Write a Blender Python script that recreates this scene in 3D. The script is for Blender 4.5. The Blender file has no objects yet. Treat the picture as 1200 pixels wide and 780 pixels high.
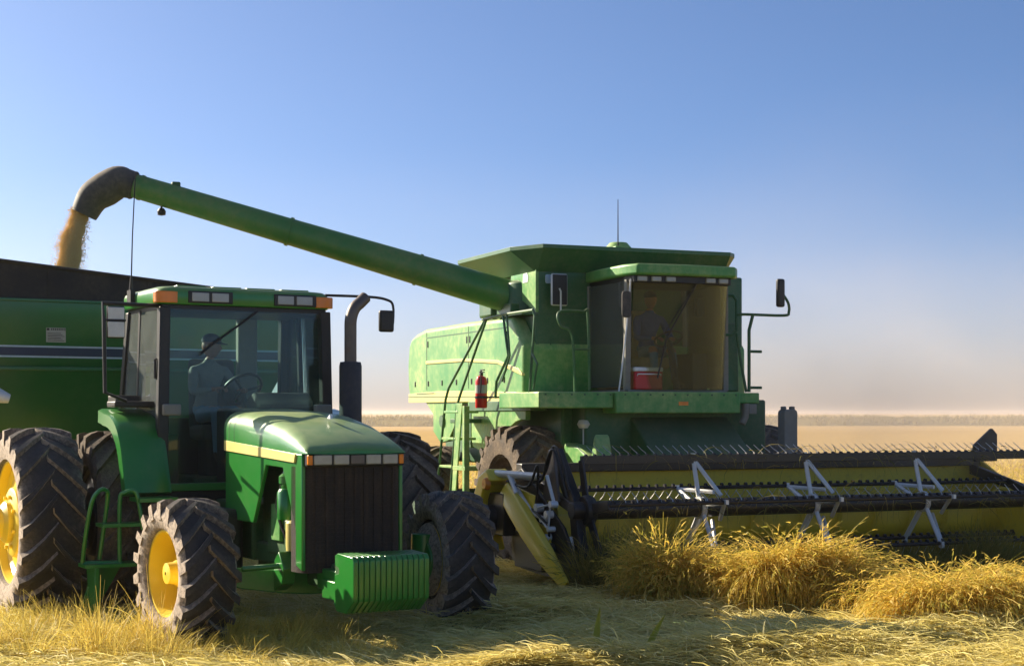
import bpy, bmesh, math, random
import numpy as np
from mathutils import Vector, Matrix, Quaternion

random.seed(7)
RNG = np.random.default_rng(11)
R = math.radians
SC = bpy.context.scene
COL = SC.collection

# ------------------------------------------------------------------ camera
cam = bpy.data.cameras.new("camera")
cam.sensor_width = 36.0
cam.lens = 54.0
cam.shift_y = 0.0783
cam.clip_start = 0.1
cam.clip_end = 9000.0
cam_o = bpy.data.objects.new("camera", cam)
COL.objects.link(cam_o)
cam_o.location = (0, 0, 2.0)
cam_o.rotation_euler = (R(90), 0, 0)
SC.camera = cam_o

# ------------------------------------------------------------------ sky and sun
SUN_EL, SUN_AZ = 26.5, -60.0          # azimuth clockwise from +Y: the sun stands to the left and a little beyond
world = bpy.data.worlds.new("World")
SC.world = world
world.use_nodes = True
wn = world.node_tree
sky = wn.nodes.new("ShaderNodeTexSky")
sky.sky_type = 'NISHITA'
sky.sun_disc = False
sky.sun_elevation = R(SUN_EL)
sky.sun_rotation = R(SUN_AZ)
sky.altitude = 0
sky.air_density = 0.6
sky.dust_density = 1.5
sky.ozone_density = 5.6
wn.links.new(sky.outputs[0], wn.nodes["Background"].inputs[0])
wn.nodes["Background"].inputs[1].default_value = 0.078
sd = bpy.data.lights.new("sun", 'SUN')
sd.energy = 5.0
sd.angle = R(0.5)
sd.color = (1.0, 0.88, 0.68)
sun = bpy.data.objects.new("sun", sd)
COL.objects.link(sun)
_v = Vector((math.sin(R(SUN_AZ)) * math.cos(R(SUN_EL)), math.cos(R(SUN_AZ)) * math.cos(R(SUN_EL)), math.sin(R(SUN_EL))))
sun.rotation_euler = (-_v).to_track_quat('-Z', 'Y').to_euler()
sun.location = _v * 60
SC.view_settings.view_transform = 'Standard'
SC.view_settings.look = 'None'
SC.view_settings.gamma = 1.0
SC.view_settings.exposure = 1.05
SC.view_settings.use_curve_mapping = False
SC.cycles.max_bounces = 10
SC.cycles.transparent_max_bounces = 24
SC.cycles.volume_bounces = 1

# ------------------------------------------------------------------ materials
def nn(nt, kind, **kw):
    n = nt.nodes.new(kind)
    for k, v in kw.items():
        setattr(n, k, v)
    return n

def ramp(nt, fac, stops):
    r = nt.nodes.new("ShaderNodeValToRGB")
    while len(r.color_ramp.elements) < len(stops):
        r.color_ramp.elements.new(0.5)
    for e, (p, c) in zip(r.color_ramp.elements, stops):
        e.position = p
        e.color = (c[0], c[1], c[2], 1) if len(c) == 3 else c
    nt.links.new(fac, r.inputs[0])
    return r

def mixc(nt, fac, a, b):
    m = nt.nodes.new("ShaderNodeMix")
    m.data_type = 'RGBA'
    for s, v in ((0, fac), (6, a), (7, b)):
        if hasattr(v, "is_linked"):
            nt.links.new(v, m.inputs[s])
        elif isinstance(v, (int, float)):
            m.inputs[s].default_value = v
        else:
            m.inputs[s].default_value = (v[0], v[1], v[2], 1)
    return m.outputs[2]

def noise(nt, scale, detail=5.0, rough=0.6, vec=None):
    t = nt.nodes.new("ShaderNodeTexNoise")
    t.inputs["Scale"].default_value = scale
    t.inputs["Detail"].default_value = detail
    t.inputs["Roughness"].default_value = rough
    if vec is None:
        g = nt.nodes.new("ShaderNodeTexCoord")
        vec = g.outputs["Object"]
    nt.links.new(vec, t.inputs["Vector"])
    return t.outputs["Fac"]

def mth(nt, op, a, b=0.0):
    m = nt.nodes.new("ShaderNodeMath")
    m.operation = op
    m.use_clamp = op in ('ADD', 'MULTIPLY_ADD')
    for i, v in enumerate((a, b)):
        if hasattr(v, "is_linked"):
            nt.links.new(v, m.inputs[i])
        else:
            m.inputs[i].default_value = v
    return m.outputs[0]

def new_mat(name):
    m = bpy.data.materials.new(name)
    m.use_nodes = True
    return m, m.node_tree, m.node_tree.nodes["Principled BSDF"]

DUST = (0.40, 0.31, 0.20)

def paint(name, col, dust=0.25, wall=0.0, up=0.35, rough=0.32, coat=0.3, scale=2.2, dustcol=DUST, metallic=0.0, bump=0.0, rust=0.0, streak=0.0):
    """Painted or bare metal with field dust: patchy, heavier on faces that look up."""
    m, nt, b = new_mat(name)
    n1 = noise(nt, scale, 6, 0.65)
    n2 = noise(nt, scale * 9, 4, 0.7)
    s1 = ramp(nt, n1, [(0.34, (0, 0, 0)), (0.72, (1, 1, 1))]).outputs[0]
    s2 = ramp(nt, n2, [(0.40, (0.35, 0.35, 0.35)), (0.66, (1, 1, 1))]).outputs[0]
    geo = nt.nodes.new("ShaderNodeNewGeometry")
    sep = nt.nodes.new("ShaderNodeSeparateXYZ")
    nt.links.new(geo.outputs["Normal"], sep.inputs[0])
    upf = mth(nt, 'MULTIPLY', mth(nt, 'POWER', mth(nt, 'MAXIMUM', sep.outputs[2], 0.0), 1.5), up)
    f = mth(nt, 'MULTIPLY', mth(nt, 'MULTIPLY', s1, s2), dust)
    f = mth(nt, 'ADD', f, mth(nt, 'MULTIPLY', upf, mth(nt, 'ADD', mth(nt, 'MULTIPLY', s1, 0.5), 0.55)))
    if wall:
        tn = nt.nodes.new("ShaderNodeTexCoord")
        sp = nt.nodes.new("ShaderNodeSeparateXYZ")
        nt.links.new(tn.outputs["Normal"], sp.inputs[0])
        w = mth(nt, 'POWER', mth(nt, 'ABSOLUTE', sp.outputs[1]), 2.0)
        f = mth(nt, 'ADD', f, mth(nt, 'MULTIPLY', mth(nt, 'MULTIPLY', w, s2), wall))
    if streak:
        tc = nt.nodes.new("ShaderNodeTexCoord")
        mp = nt.nodes.new("ShaderNodeMapping")
        mp.inputs["Scale"].default_value = (9, 9, 0.6)
        nt.links.new(tc.outputs["Object"], mp.inputs[0])
        n4 = noise(nt, 2.0, 5, 0.7, mp.outputs[0])
        f = mth(nt, 'ADD', f, mth(nt, 'MULTIPLY', ramp(nt, n4, [(0.5, (0, 0, 0)), (0.75, (1, 1, 1))]).outputs[0], streak))
    base = mixc(nt, n1, [c * 0.88 for c in col], [min(1, c * 1.1) for c in col])
    if rust:
        n3 = noise(nt, 7.0, 6, 0.7)
        base = mixc(nt, mth(nt, 'MULTIPLY', ramp(nt, n3, [(0.56, (0, 0, 0)), (0.68, (1, 1, 1))]).outputs[0], rust), base, (0.13, 0.055, 0.025))
    nt.links.new(mixc(nt, f, base, dustcol), b.inputs["Base Color"])
    rr = mth(nt, 'ADD', mth(nt, 'MULTIPLY', f, 0.55), rough)
    nt.links.new(rr, b.inputs["Roughness"])
    b.inputs["Metallic"].default_value = metallic
    b.inputs["Coat Weight"].default_value = coat
    b.inputs["Coat Roughness"].default_value = 0.15
    if bump:
        bp = nt.nodes.new("ShaderNodeBump")
        bp.inputs["Strength"].default_value = bump
        bp.inputs["Distance"].default_value = 0.02
        nt.links.new(n2, bp.inputs["Height"])
        nt.links.new(bp.outputs[0], b.inputs["Normal"])
    return m

def glass(name, tint, dirt=0.06, dirtcol=(0.45, 0.40, 0.32), refl=1.45):
    m, nt, b = new_mat(name)
    out = nt.nodes["Material Output"]
    nt.nodes.remove(b)
    tr = nn(nt, "ShaderNodeBsdfTransparent")
    tr.inputs[0].default_value = (*tint, 1)
    gl = nn(nt, "ShaderNodeBsdfGlossy")
    gl.inputs["Roughness"].default_value = 0.03
    fr = nn(nt, "ShaderNodeFresnel")
    fr.inputs[0].default_value = refl
    mx = nn(nt, "ShaderNodeMixShader")
    nt.links.new(fr.outputs[0], mx.inputs[0])
    nt.links.new(tr.outputs[0], mx.inputs[1])
    nt.links.new(gl.outputs[0], mx.inputs[2])
    df = nn(nt, "ShaderNodeBsdfDiffuse")
    df.inputs[0].default_value = (*dirtcol, 1)
    n = noise(nt, 3.0, 6, 0.7)
    f = mth(nt, 'MULTIPLY', ramp(nt, n, [(0.3, (0.5, 0.5, 0.5)), (0.75, (1, 1, 1))]).outputs[0], dirt)
    m2 = nn(nt, "ShaderNodeMixShader")
    nt.links.new(f, m2.inputs[0])
    nt.links.new(mx.outputs[0], m2.inputs[1])
    nt.links.new(df.outputs[0], m2.inputs[2])
    nt.links.new(m2.outputs[0], out.inputs[0])
    return m

def straw_mat(name, cols, transl=0.35, rough=0.55):
    """Dry plant blades, each island its own tone, letting some light through."""
    m, nt, b = new_mat(name)
    out = nt.nodes["Material Output"]
    geo = nn(nt, "ShaderNodeNewGeometry")
    k = len(cols)
    r = ramp(nt, geo.outputs["Random Per Island"], [(i / (k - 1), c) for i, c in enumerate(cols)])
    n = noise(nt, 0.9, 3, 0.6)
    c = mixc(nt, mth(nt, 'MULTIPLY', n, 0.45), r.outputs[0], cols[k // 2])
    nt.links.new(c, b.inputs["Base Color"])
    b.inputs["Roughness"].default_value = rough
    b.inputs["Specular IOR Level"].default_value = 0.25
    t = nn(nt, "ShaderNodeBsdfTranslucent")
    nt.links.new(c, t.inputs[0])
    mx = nn(nt, "ShaderNodeMixShader")
    mx.inputs[0].default_value = transl
    nt.links.new(b.outputs[0], mx.inputs[1])
    nt.links.new(t.outputs[0], mx.inputs[2])
    nt.links.new(mx.outputs[0], out.inputs[0])
    return m

def plain(name, col, rough=0.5, metallic=0.0, spec=0.5, emit=None):
    m, nt, b = new_mat(name)
    n = noise(nt, 14.0, 4, 0.6)
    nt.links.new(mixc(nt, n, [c * 0.82 for c in col], [min(1, c * 1.15) for c in col]), b.inputs["Base Color"])
    b.inputs["Roughness"].default_value = rough
    b.inputs["Metallic"].default_value = metallic
    b.inputs["Specular IOR Level"].default_value = spec
    return m

M = {}
M['green'] = paint('tractor_green', (0.012, 0.20, 0.022), dust=0.10, up=0.10, rough=0.28, coat=0.5)
M['hood'] = paint('hood_green', (0.012, 0.20, 0.022), dust=0.08, up=0.62, rough=0.30, coat=0.3, dustcol=(0.56, 0.52, 0.26))
M['green_dark'] = paint('chassis_green', (0.008, 0.085, 0.016), dust=0.25, up=0.25, rough=0.5, coat=0.0)
M['cgreen'] = paint('harvester_green', (0.034, 0.26, 0.040), dust=0.78, up=0.5, rough=0.42, coat=0.15, scale=1.1, dustcol=(0.58, 0.60, 0.24), streak=0.12)
M['cgreen_dark'] = paint('harvester_dark_green', (0.010, 0.10, 0.030), dust=0.22, up=0.3, rough=0.5, coat=0.05)
M['tankgreen'] = paint('tank_green', (0.016, 0.115, 0.032), dust=0.22, up=0.4, rough=0.45, coat=0.1)
M['auger'] = paint('auger_green', (0.045, 0.21, 0.038), dust=0.66, up=0.10, rough=0.42, coat=0.15, scale=0.9, dustcol=(0.32, 0.29, 0.11))
M['cartgreen'] = paint('cart_green', (0.006, 0.120, 0.022), dust=0.08, up=0.2, rough=0.30, coat=0.4, scale=1.0)
M['yellow'] = paint('yellow_paint', (0.88, 0.63, 0.025), dust=0.14, up=0.25, rough=0.38, coat=0.2)
M['hyellow'] = paint('header_yellow', (0.66, 0.47, 0.015), dust=0.35, up=0.4, rough=0.55, coat=0.0, dustcol=(0.32, 0.24, 0.09), rust=0.25)
M['cream'] = paint('cream_stripe', (0.80, 0.66, 0.20), dust=0.30, up=0.0, rough=0.4, coat=0.1, dustcol=(0.5, 0.5, 0.25))
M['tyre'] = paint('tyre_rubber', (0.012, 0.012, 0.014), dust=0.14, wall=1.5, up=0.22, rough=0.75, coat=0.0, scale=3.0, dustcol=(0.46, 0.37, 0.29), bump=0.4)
M['mud'] = paint('muddy_rubber', (0.07, 0.054, 0.042), dust=1.0, up=0.3, rough=0.85, coat=0.0, scale=3.5, dustcol=(0.33, 0.245, 0.165), bump=0.7)
M['black'] = paint('black_paint', (0.009, 0.009, 0.010), dust=0.05, up=0.12, rough=0.45, coat=0.0)
M['reel'] = paint('reel_black', (0.013, 0.012, 0.013), dust=0.16, up=0.16, rough=0.40, coat=0.1, dustcol=(0.16, 0.12, 0.08))
M['navy'] = paint('muffler_black', (0.012, 0.015, 0.026), dust=0.08, up=0.1, rough=0.5, coat=0.0)
M['pipe'] = paint('exhaust_steel', (0.13, 0.11, 0.10), dust=0.3, up=0.1, rough=0.45, coat=0, metallic=0.6, rust=0.6)
M['grille'] = paint('dusty_mesh', (0.014, 0.011, 0.010), dust=0.4, up=0.2, rough=0.8, coat=0, scale=5, dustcol=(0.13, 0.085, 0.055), bump=0.5, streak=0.45)
M['steel'] = paint('bare_steel', (0.74, 0.73, 0.71), dust=0.22, up=0.2, rough=0.4, coat=0, metallic=0.25, dustcol=(0.34, 0.28, 0.20))
M['tine'] = plain('spring_wire', (0.74, 0.72, 0.70), 0.30, 0.85)
M['boot'] = paint('rubber_boot', (0.035, 0.033, 0.032), dust=0.40, up=0.55, rough=0.6, coat=0, dustcol=(0.33, 0.27, 0.20))
M['tarp'] = paint('black_board', (0.012, 0.011, 0.012), dust=0.14, up=0.2, rough=0.7, coat=0)
M['lens'] = plain('lamp_lens', (0.40, 0.385, 0.35), 0.08)
M['amber'] = plain('amber_lens', (0.85, 0.24, 0.015), 0.22)
M['white'] = plain('white_paint', (0.75, 0.76, 0.78), 0.45)
M['paleblue'] = plain('pale_decal', (0.45, 0.55, 0.62), 0.4)
M['navydecal'] = plain('navy_decal', (0.025, 0.035, 0.075), 0.35)
M['sticker'] = plain('sticker_paper', (0.42, 0.40, 0.33), 0.6)
M['mirror'] = plain('mirror_back', (0.62, 0.60, 0.58), 0.25)
M['red'] = plain('red_enamel', (0.55, 0.012, 0.012), 0.3)
M['seat'] = plain('seat_fabric', (0.055, 0.052, 0.05), 0.85)
M['trim'] = plain('cab_trim', (0.25, 0.235, 0.20), 0.8)
M['tanfab'] = plain('tan_fabric', (0.42, 0.30, 0.14), 0.85)
M['bluecloth'] = plain('blue_cloth', (0.02, 0.07, 0.28), 0.85)
M['shirt'] = plain('grey_shirt', (0.19, 0.185, 0.17), 0.9)
def cloth_bump(m, scale=9.0, strength=0.9):
    nt = m.node_tree
    bp = nn(nt, "ShaderNodeBump")
    bp.inputs["Strength"].default_value = strength
    bp.inputs["Distance"].default_value = 0.05
    nt.links.new(noise(nt, scale, 2, 0.5), bp.inputs["Height"])
    nt.links.new(bp.outputs[0], nt.nodes["Principled BSDF"].inputs["Normal"])
cloth_bump(M['shirt'])
cloth_bump(M['bluecloth'])
M['denim'] = plain('faded_denim', (0.12, 0.20, 0.28), 0.9)
M['skin'] = plain('skin', (0.30, 0.125, 0.075), 0.55)
M['cap'] = plain('cap_cloth', (0.035, 0.035, 0.04), 0.9)
M['shoe'] = plain('boot_leather', (0.05, 0.035, 0.025), 0.6)
M['glass_t'] = glass('tractor_glass', (0.84, 0.95, 0.94), 0.03, (0.40, 0.46, 0.46), 1.36)
M['glass_c'] = glass('harvester_glass', (0.86, 0.88, 0.80), 0.09, (0.34, 0.31, 0.24), 1.34)
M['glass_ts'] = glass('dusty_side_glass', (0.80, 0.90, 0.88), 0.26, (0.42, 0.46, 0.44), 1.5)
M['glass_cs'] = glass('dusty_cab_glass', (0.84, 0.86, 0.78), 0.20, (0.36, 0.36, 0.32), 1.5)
M['grain'] = straw_mat('grain', [(0.80, 0.60, 0.28), (0.88, 0.71, 0.38), (0.92, 0.80, 0.50)], 0.45, 0.7)
M['straw'] = straw_mat('cut_straw', [(0.52, 0.47, 0.13), (0.72, 0.60, 0.18), (0.84, 0.71, 0.26), (0.90, 0.80, 0.40)], 0.40)
M['rice'] = straw_mat('ripe_rice', [(0.36, 0.38, 0.06), (0.62, 0.50, 0.08), (0.78, 0.54, 0.10), (0.86, 0.64, 0.16)], 0.5)
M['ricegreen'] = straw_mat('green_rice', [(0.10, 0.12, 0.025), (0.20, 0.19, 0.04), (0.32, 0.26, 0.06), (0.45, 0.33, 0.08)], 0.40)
M['drygrass'] = straw_mat('dry_grass', [(0.46, 0.33, 0.07), (0.68, 0.52, 0.10), (0.78, 0.60, 0.14), (0.52, 0.46, 0.09)], 0.45)
M['leaf'] = straw_mat('rice_leaf', [(0.42, 0.48, 0.06), (0.52, 0.52, 0.08), (0.60, 0.55, 0.12)], 0.55)
M['levee'] = straw_mat('levee_grass', [(0.18, 0.16, 0.04), (0.31, 0.245, 0.06), (0.42, 0.32, 0.09)], 0.3)

def ground_material():
    m, nt, b = new_mat('field_ground')
    tc = nn(nt, "ShaderNodeTexCoord")
    sep = nn(nt, "ShaderNodeSeparateXYZ")
    nt.links.new(tc.outputs["Object"], sep.inputs[0])
    near = ramp(nt, noise(nt, 1.1, 7, 0.65, tc.outputs["Object"]), [(0.3, (0.23, 0.20, 0.060)), (0.55, (0.36, 0.30, 0.085)), (0.75, (0.46, 0.37, 0.12))]).outputs[0]
    fine = ramp(nt, noise(nt, 30.0, 6, 0.75, tc.outputs["Object"]), [(0.3, (0.16, 0.13, 0.05)), (0.7, (0.50, 0.41, 0.15))]).outputs[0]
    nearc = mixc(nt, 0.5, near, fine)
    mp = nn(nt, "ShaderNodeMapping")
    mp.inputs["Rotation"].default_value = (0, 0, R(-22.7))
    mp.inputs["Scale"].default_value = (0.05, 0.5, 1.0)
    nt.links.new(tc.outputs["Object"], mp.inputs[0])
    rows = noise(nt, 1.0, 6, 0.6, mp.outputs[0])
    farc = ramp(nt, rows, [(0.25, (0.42, 0.25, 0.07)), (0.5, (0.56, 0.36, 0.11)), (0.75, (0.66, 0.45, 0.15))]).outputs[0]
    farc = mixc(nt, 0.35, farc, ramp(nt, noise(nt, 6.0, 6, 0.8, tc.outputs["Object"]), [(0.3, (0.33, 0.21, 0.08)), (0.7, (0.62, 0.44, 0.2))]).outputs[0])
    f = ramp(nt, mth(nt, 'DIVIDE', sep.outputs[1], 60.0), [(0.36, (0, 0, 0)), (0.52, (1, 1, 1))]).outputs[0]
    allc = mixc(nt, f, nearc, farc)
    # bare reddish soil patch at the near left edge
    dx = mth(nt, 'DIVIDE', mth(nt, 'ADD', sep.outputs[0], 0.0), 1.0)
    soil_n = noise(nt, 2.2, 5, 0.6, tc.outputs["Object"])
    sx = mth(nt, 'LESS_THAN', mth(nt, 'ADD', mth(nt, 'MULTIPLY', soil_n, 2.2), sep.outputs[0]), -1.0)
    sy = mth(nt, 'LESS_THAN', sep.outputs[1], 13.6)
    soil = ramp(nt, noise(nt, 18, 6, 0.75, tc.outputs["Object"]), [(0.3, (0.22, 0.13, 0.075)), (0.7, (0.42, 0.27, 0.16))]).outputs[0]
    allc = mixc(nt, mth(nt, 'MULTIPLY', sx, sy), allc, soil)
    nt.links.new(allc, b.inputs["Base Color"])
    b.inputs["Roughness"].default_value = 0.95
    b.inputs["Specular IOR Level"].default_value = 0.1
    bp = nn(nt, "ShaderNodeBump")
    bp.inputs["Strength"].default_value = 0.8
    bp.inputs["Distance"].default_value = 0.06
    nt.links.new(noise(nt, 14, 7, 0.8, tc.outputs["Object"]), bp.inputs["Height"])
    nt.links.new(bp.outputs[0], b.inputs["Normal"])
    return m
M['ground'] = ground_material()

# ------------------------------------------------------------------ mesh helpers
class MB:
    """Collects boxes, prisms, tubes and lathes into one mesh."""
    def __init__(s):
        s.v, s.f, s.mi = [], [], []
    def add(s, vs, fs, mi=0):
        o = len(s.v)
        s.v += [tuple(v) for v in vs]
        s.f += [tuple(i + o for i in f) for f in fs]
        s.mi += [mi] * len(fs)
        return s
    def box(s, x0, x1, y0, y1, z0, z1, mi=0, rot=None, piv=None):
        vs = [Vector((x, y, z)) for x in (x0, x1) for y in (y0, y1) for z in (z0, z1)]
        if rot is not None:
            p = Vector(piv) if piv else Vector(((x0 + x1) / 2, (y0 + y1) / 2, (z0 + z1) / 2))
            vs = [rot @ (v - p) + p for v in vs]
        return s.add(vs, [(0, 1, 3, 2), (4, 6, 7, 5), (0, 4, 5, 1), (2, 3, 7, 6), (0, 2, 6, 4), (1, 5, 7, 3)], mi)
    def prism(s, pts, a, b, axis='y', mi=0):
        """Polygon of (x,z) pulled along y, of (y,z) along x, or of (x,y) along z."""
        def P(p, t):
            return {'y': (p[0], t, p[1]), 'x': (t, p[0], p[1]), 'z': (p[0], p[1], t)}[axis]
        n = len(pts)
        vs = [P(p, a) for p in pts] + [P(p, b) for p in pts]
        fs = [tuple(range(n)), tuple(range(2 * n - 1, n - 1, -1))]
        fs += [(i, (i + 1) % n, n + (i + 1) % n, n + i) for i in range(n)]
        return s.add(vs, fs, mi)
    def loft(s, secs, caps=True, close=True, mi=0):
        n = len(secs[0])
        vs = [p for q in secs for p in q]
        fs = []
        for k in range(len(secs) - 1):
            for i in range(n if close else n - 1):
                j = (i + 1) % n
                fs.append((k * n + i, k * n + j, (k + 1) * n + j, (k + 1) * n + i))
        if caps:
            fs.append(tuple(range(n)))
            fs.append(tuple(range((len(secs) - 1) * n, len(secs) * n)))
        return s.add(vs, fs, mi)
    def tube(s, pts, r, seg=8, mi=0, caps=True, smooth=0):
        pts = [Vector(p) for p in pts]
        if smooth:
            pts = catmull(pts, smooth)
        rs = r if isinstance(r, (list, tuple)) else None
        secs = []
        up = None
        for i, p in enumerate(pts):
            a = pts[max(i - 1, 0)]
            b = pts[min(i + 1, len(pts) - 1)]
            t = (b - a).normalized()
            if up is None:
                up = t.orthogonal().normalized()
            up = (up - t * up.dot(t))
            up = up.normalized() if up.length > 1e-6 else t.orthogonal().normalized()
            w = t.cross(up)
            if rs:
                u = i / (len(pts) - 1) * (len(rs) - 1)
                k = min(int(u), len(rs) - 2)
                rad = rs[k] + (rs[k + 1] - rs[k]) * (u - k)
            else:
                rad = r
            secs.append([p + (up * math.cos(2 * math.pi * j / seg) + w * math.sin(2 * math.pi * j / seg)) * rad for j in range(seg)])
        return s.loft(secs, caps, True, mi)
    def lathe(s, prof, org=(0, 0, 0), axis='y', seg=32, mi=0, caps=False):
        """prof: (radius, offset along the axis)."""
        o = Vector(org)
        secs = []
        for r, h in prof:
            q = []
            for j in range(seg):
                a = 2 * math.pi * j / seg
                c, d = r * math.cos(a), r * math.sin(a)
                q.append(o + Vector({'y': (c, h, d), 'z': (c, d, h), 'x': (h, c, d)}[axis]))
            secs.append(q)
        return s.loft(secs, caps, True, mi)
    def build(s, name, mat, parent=None, bevel=0.0, smooth=35, segs=2):
        me = bpy.data.meshes.new(name)
        me.from_pydata(s.v, [], s.f)
        bm = bmesh.new()
        bm.from_mesh(me)
        bmesh.ops.recalc_face_normals(bm, faces=bm.faces)
        bm.to_mesh(me)
        bm.free()
        mats = mat if isinstance(mat, (list, tuple)) else [mat]
        for q in mats:
            me.materials.append(q)
        if len(mats) > 1:
            me.polygons.foreach_set("material_index", s.mi)
        me.polygons.foreach_set("use_smooth", [True] * len(me.polygons))
        me.set_sharp_from_angle(angle=R(smooth))
        o = bpy.data.objects.new(name, me)
        COL.objects.link(o)
        o.parent = parent
        if bevel:
            b = o.modifiers.new("bevel", 'BEVEL')
            b.width = bevel
            b.segments = segs
            b.limit_method = 'ANGLE'
            b.angle_limit = R(40)
            b.harden_normals = False
        return o

def catmull(pts, n):
    out = []
    for i in range(len(pts) - 1):
        p0, p1, p2, p3 = pts[max(i - 1, 0)], pts[i], pts[i + 1], pts[min(i + 2, len(pts) - 1)]
        for k in range(n):
            t = k / n
            out.append(0.5 * ((2 * p1) + (p2 - p0) * t + (2 * p0 - 5 * p1 + 4 * p2 - p3) * t * t + (3 * p1 - p0 - 3 * p2 + p3) * t ** 3))
    out.append(pts[-1])
    return out

def tag(o, label=None, cat=None, group=None, kind=None):
    for k, v in (('label', label), ('category', cat), ('group', group), ('kind', kind)):
        if v:
            o[k] = v
    return o

def thing(name, label, cat, loc=(0, 0, 0), rz=0.0, group=None):
    o = bpy.data.objects.new(name, None)
    COL.objects.link(o)
    o.empty_display_size = 0.3
    o.location = loc
    o.rotation_euler = (0, 0, rz)
    return tag(o, label, cat, group)

def copy_tree(o, parent=None):
    c = o.copy()
    COL.objects.link(c)
    c.parent = parent
    for ch in list(o.children):
        copy_tree(ch, c)
    return c

# ------------------------------------------------------------------ ground
def vnoise(x, y, seed=0):
    """Smooth 2-D value noise, numpy."""
    xi, yi = np.floor(x).astype(int), np.floor(y).astype(int)
    fx, fy = x - xi, y - yi
    fx, fy = fx * fx * (3 - 2 * fx), fy * fy * (3 - 2 * fy)
    def h(a, b):
        n = (a * 374761393 + b * 668265263 + seed * 974711) & 0x7fffffff
        n = ((n ^ (n >> 13)) * 1274126177) & 0x7fffffff
        return ((n ^ (n >> 16)) & 0xffff) / 65535.0
    return (h(xi, yi) * (1 - fx) + h(xi + 1, yi) * fx) * (1 - fy) + (h(xi, yi + 1) * (1 - fx) + h(xi + 1, yi + 1) * fx) * fy

def ground_z(x, y):
    x, y = np.asarray(x, float), np.asarray(y, float)
    near = np.clip((24 - y) / 6, 0, 1) * np.clip((y - 2) / 4, 0, 1)
    a = (vnoise(x * 0.55 + 3, y * 0.8, 1) - 0.5) * 0.16 + (vnoise(x * 1.7, y * 2.1, 2) - 0.5) * 0.09 + (vnoise(x * 5, y * 5, 3) - 0.5) * 0.025
    q = y - .42 * x + .5 * vnoise(x * .5, y * .3, 14)
    a = a + .13 * np.exp(-((q - 13.2) / .42) ** 2) * vnoise(x * .9, y * .6, 15) + .22 * np.exp(-((q - 14.7) / .40) ** 2) * (.35 + .65 * vnoise(x * .8, y * .7, 16)) + .12 * np.exp(-((q - 11.9) / .35) ** 2)
    a = a * np.clip((x + 1.6) / 2.0, 0.12, 1)
    far = (vnoise(x * 0.05, y * 0.05, 5) - 0.5) * 0.10 * np.clip((y - 24) / 20, 0, 1)
    return a * near + far

def build_ground():
    xs = np.concatenate([-np.geomspace(1500, 12, 26), np.arange(-11.9, 12, 0.1), np.geomspace(12, 1500, 26)])
    ys = np.concatenate([[-200, -60, -20, -5, 2], np.arange(6, 24, 0.1), np.geomspace(24, 6000, 60)])
    X, Y = np.meshgrid(xs, ys)
    Z = ground_z(X, Y)
    nx, ny = len(xs), len(ys)
    v = np.stack([X, Y, Z], -1).reshape(-1, 3)
    i = np.arange((ny - 1) * (nx - 1))
    q = (i // (nx - 1)) * nx + i % (nx - 1)
    f = np.stack([q, q + 1, q + nx + 1, q + nx], -1)
    return quad_mesh('field', v, f, M['ground'])

def quad_mesh(name, v, f, mat, parent=None, smooth=True):
    me = bpy.data.meshes.new(name)
    nv, nf = len(v), len(f)
    k = f.shape[1]
    me.vertices.add(nv)
    me.vertices.foreach_set("co", np.ascontiguousarray(v, np.float32).ravel())
    me.loops.add(nf * k)
    me.loops.foreach_set("vertex_index", np.ascontiguousarray(f, np.int32).ravel())
    me.polygons.add(nf)
    me.polygons.foreach_set("loop_start", np.arange(0, nf * k, k, dtype=np.int32))
    me.polygons.foreach_set("loop_total", np.full(nf, k, np.int32))
    me.polygons.foreach_set("use_smooth", np.full(nf, smooth, bool))
    me.update(calc_edges=True)
    me.materials.append(mat)
    o = bpy.data.objects.new(name, me)
    COL.objects.link(o)
    o.parent = parent
    return o

def blades(base, head, length, width, lift, droop, levels=3, twist=None):
    """Vertices and quads of N blades. base (N,3); head: compass angle; lift: start pitch; droop: pitch lost along the blade."""
    n = len(base)
    p = base.copy()
    vs = []
    hx, hy = np.cos(head), np.sin(head)
    tw = RNG.uniform(-1.2, 1.2, n) if twist is None else twist
    for k in range(levels + 1):
        t = k / levels
        w = width * (1 - t * 0.75) * 0.5
        pit = lift - droop * t
        sx, sy, sz = -hy * np.cos(tw), hx * np.cos(tw), np.sin(tw)
        s = np.stack([sx, sy, sz], -1) * w[:, None]
        vs += [p - s, p + s]
        st = length / levels
        p = p + np.stack([hx * np.cos(pit) * st, hy * np.cos(pit) * st, np.sin(pit) * st], -1)
    v = np.stack(vs, 1).reshape(-1, 3)
    m = 2 * (levels + 1)
    f = []
    for k in range(levels):
        q = np.array([2 * k, 2 * k + 1, 2 * k + 3, 2 * k + 2])
        f.append(np.arange(n)[:, None] * m + q[None, :])
    return v, np.concatenate(f, 0)

def join_blades(lst):
    vs, fs, o = [], [], 0
    for v, f in lst:
        vs.append(v)
        fs.append(f + o)
        o += len(v)
    return np.concatenate(vs), np.concatenate(fs)

tag(build_ground(), kind='structure')

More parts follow.
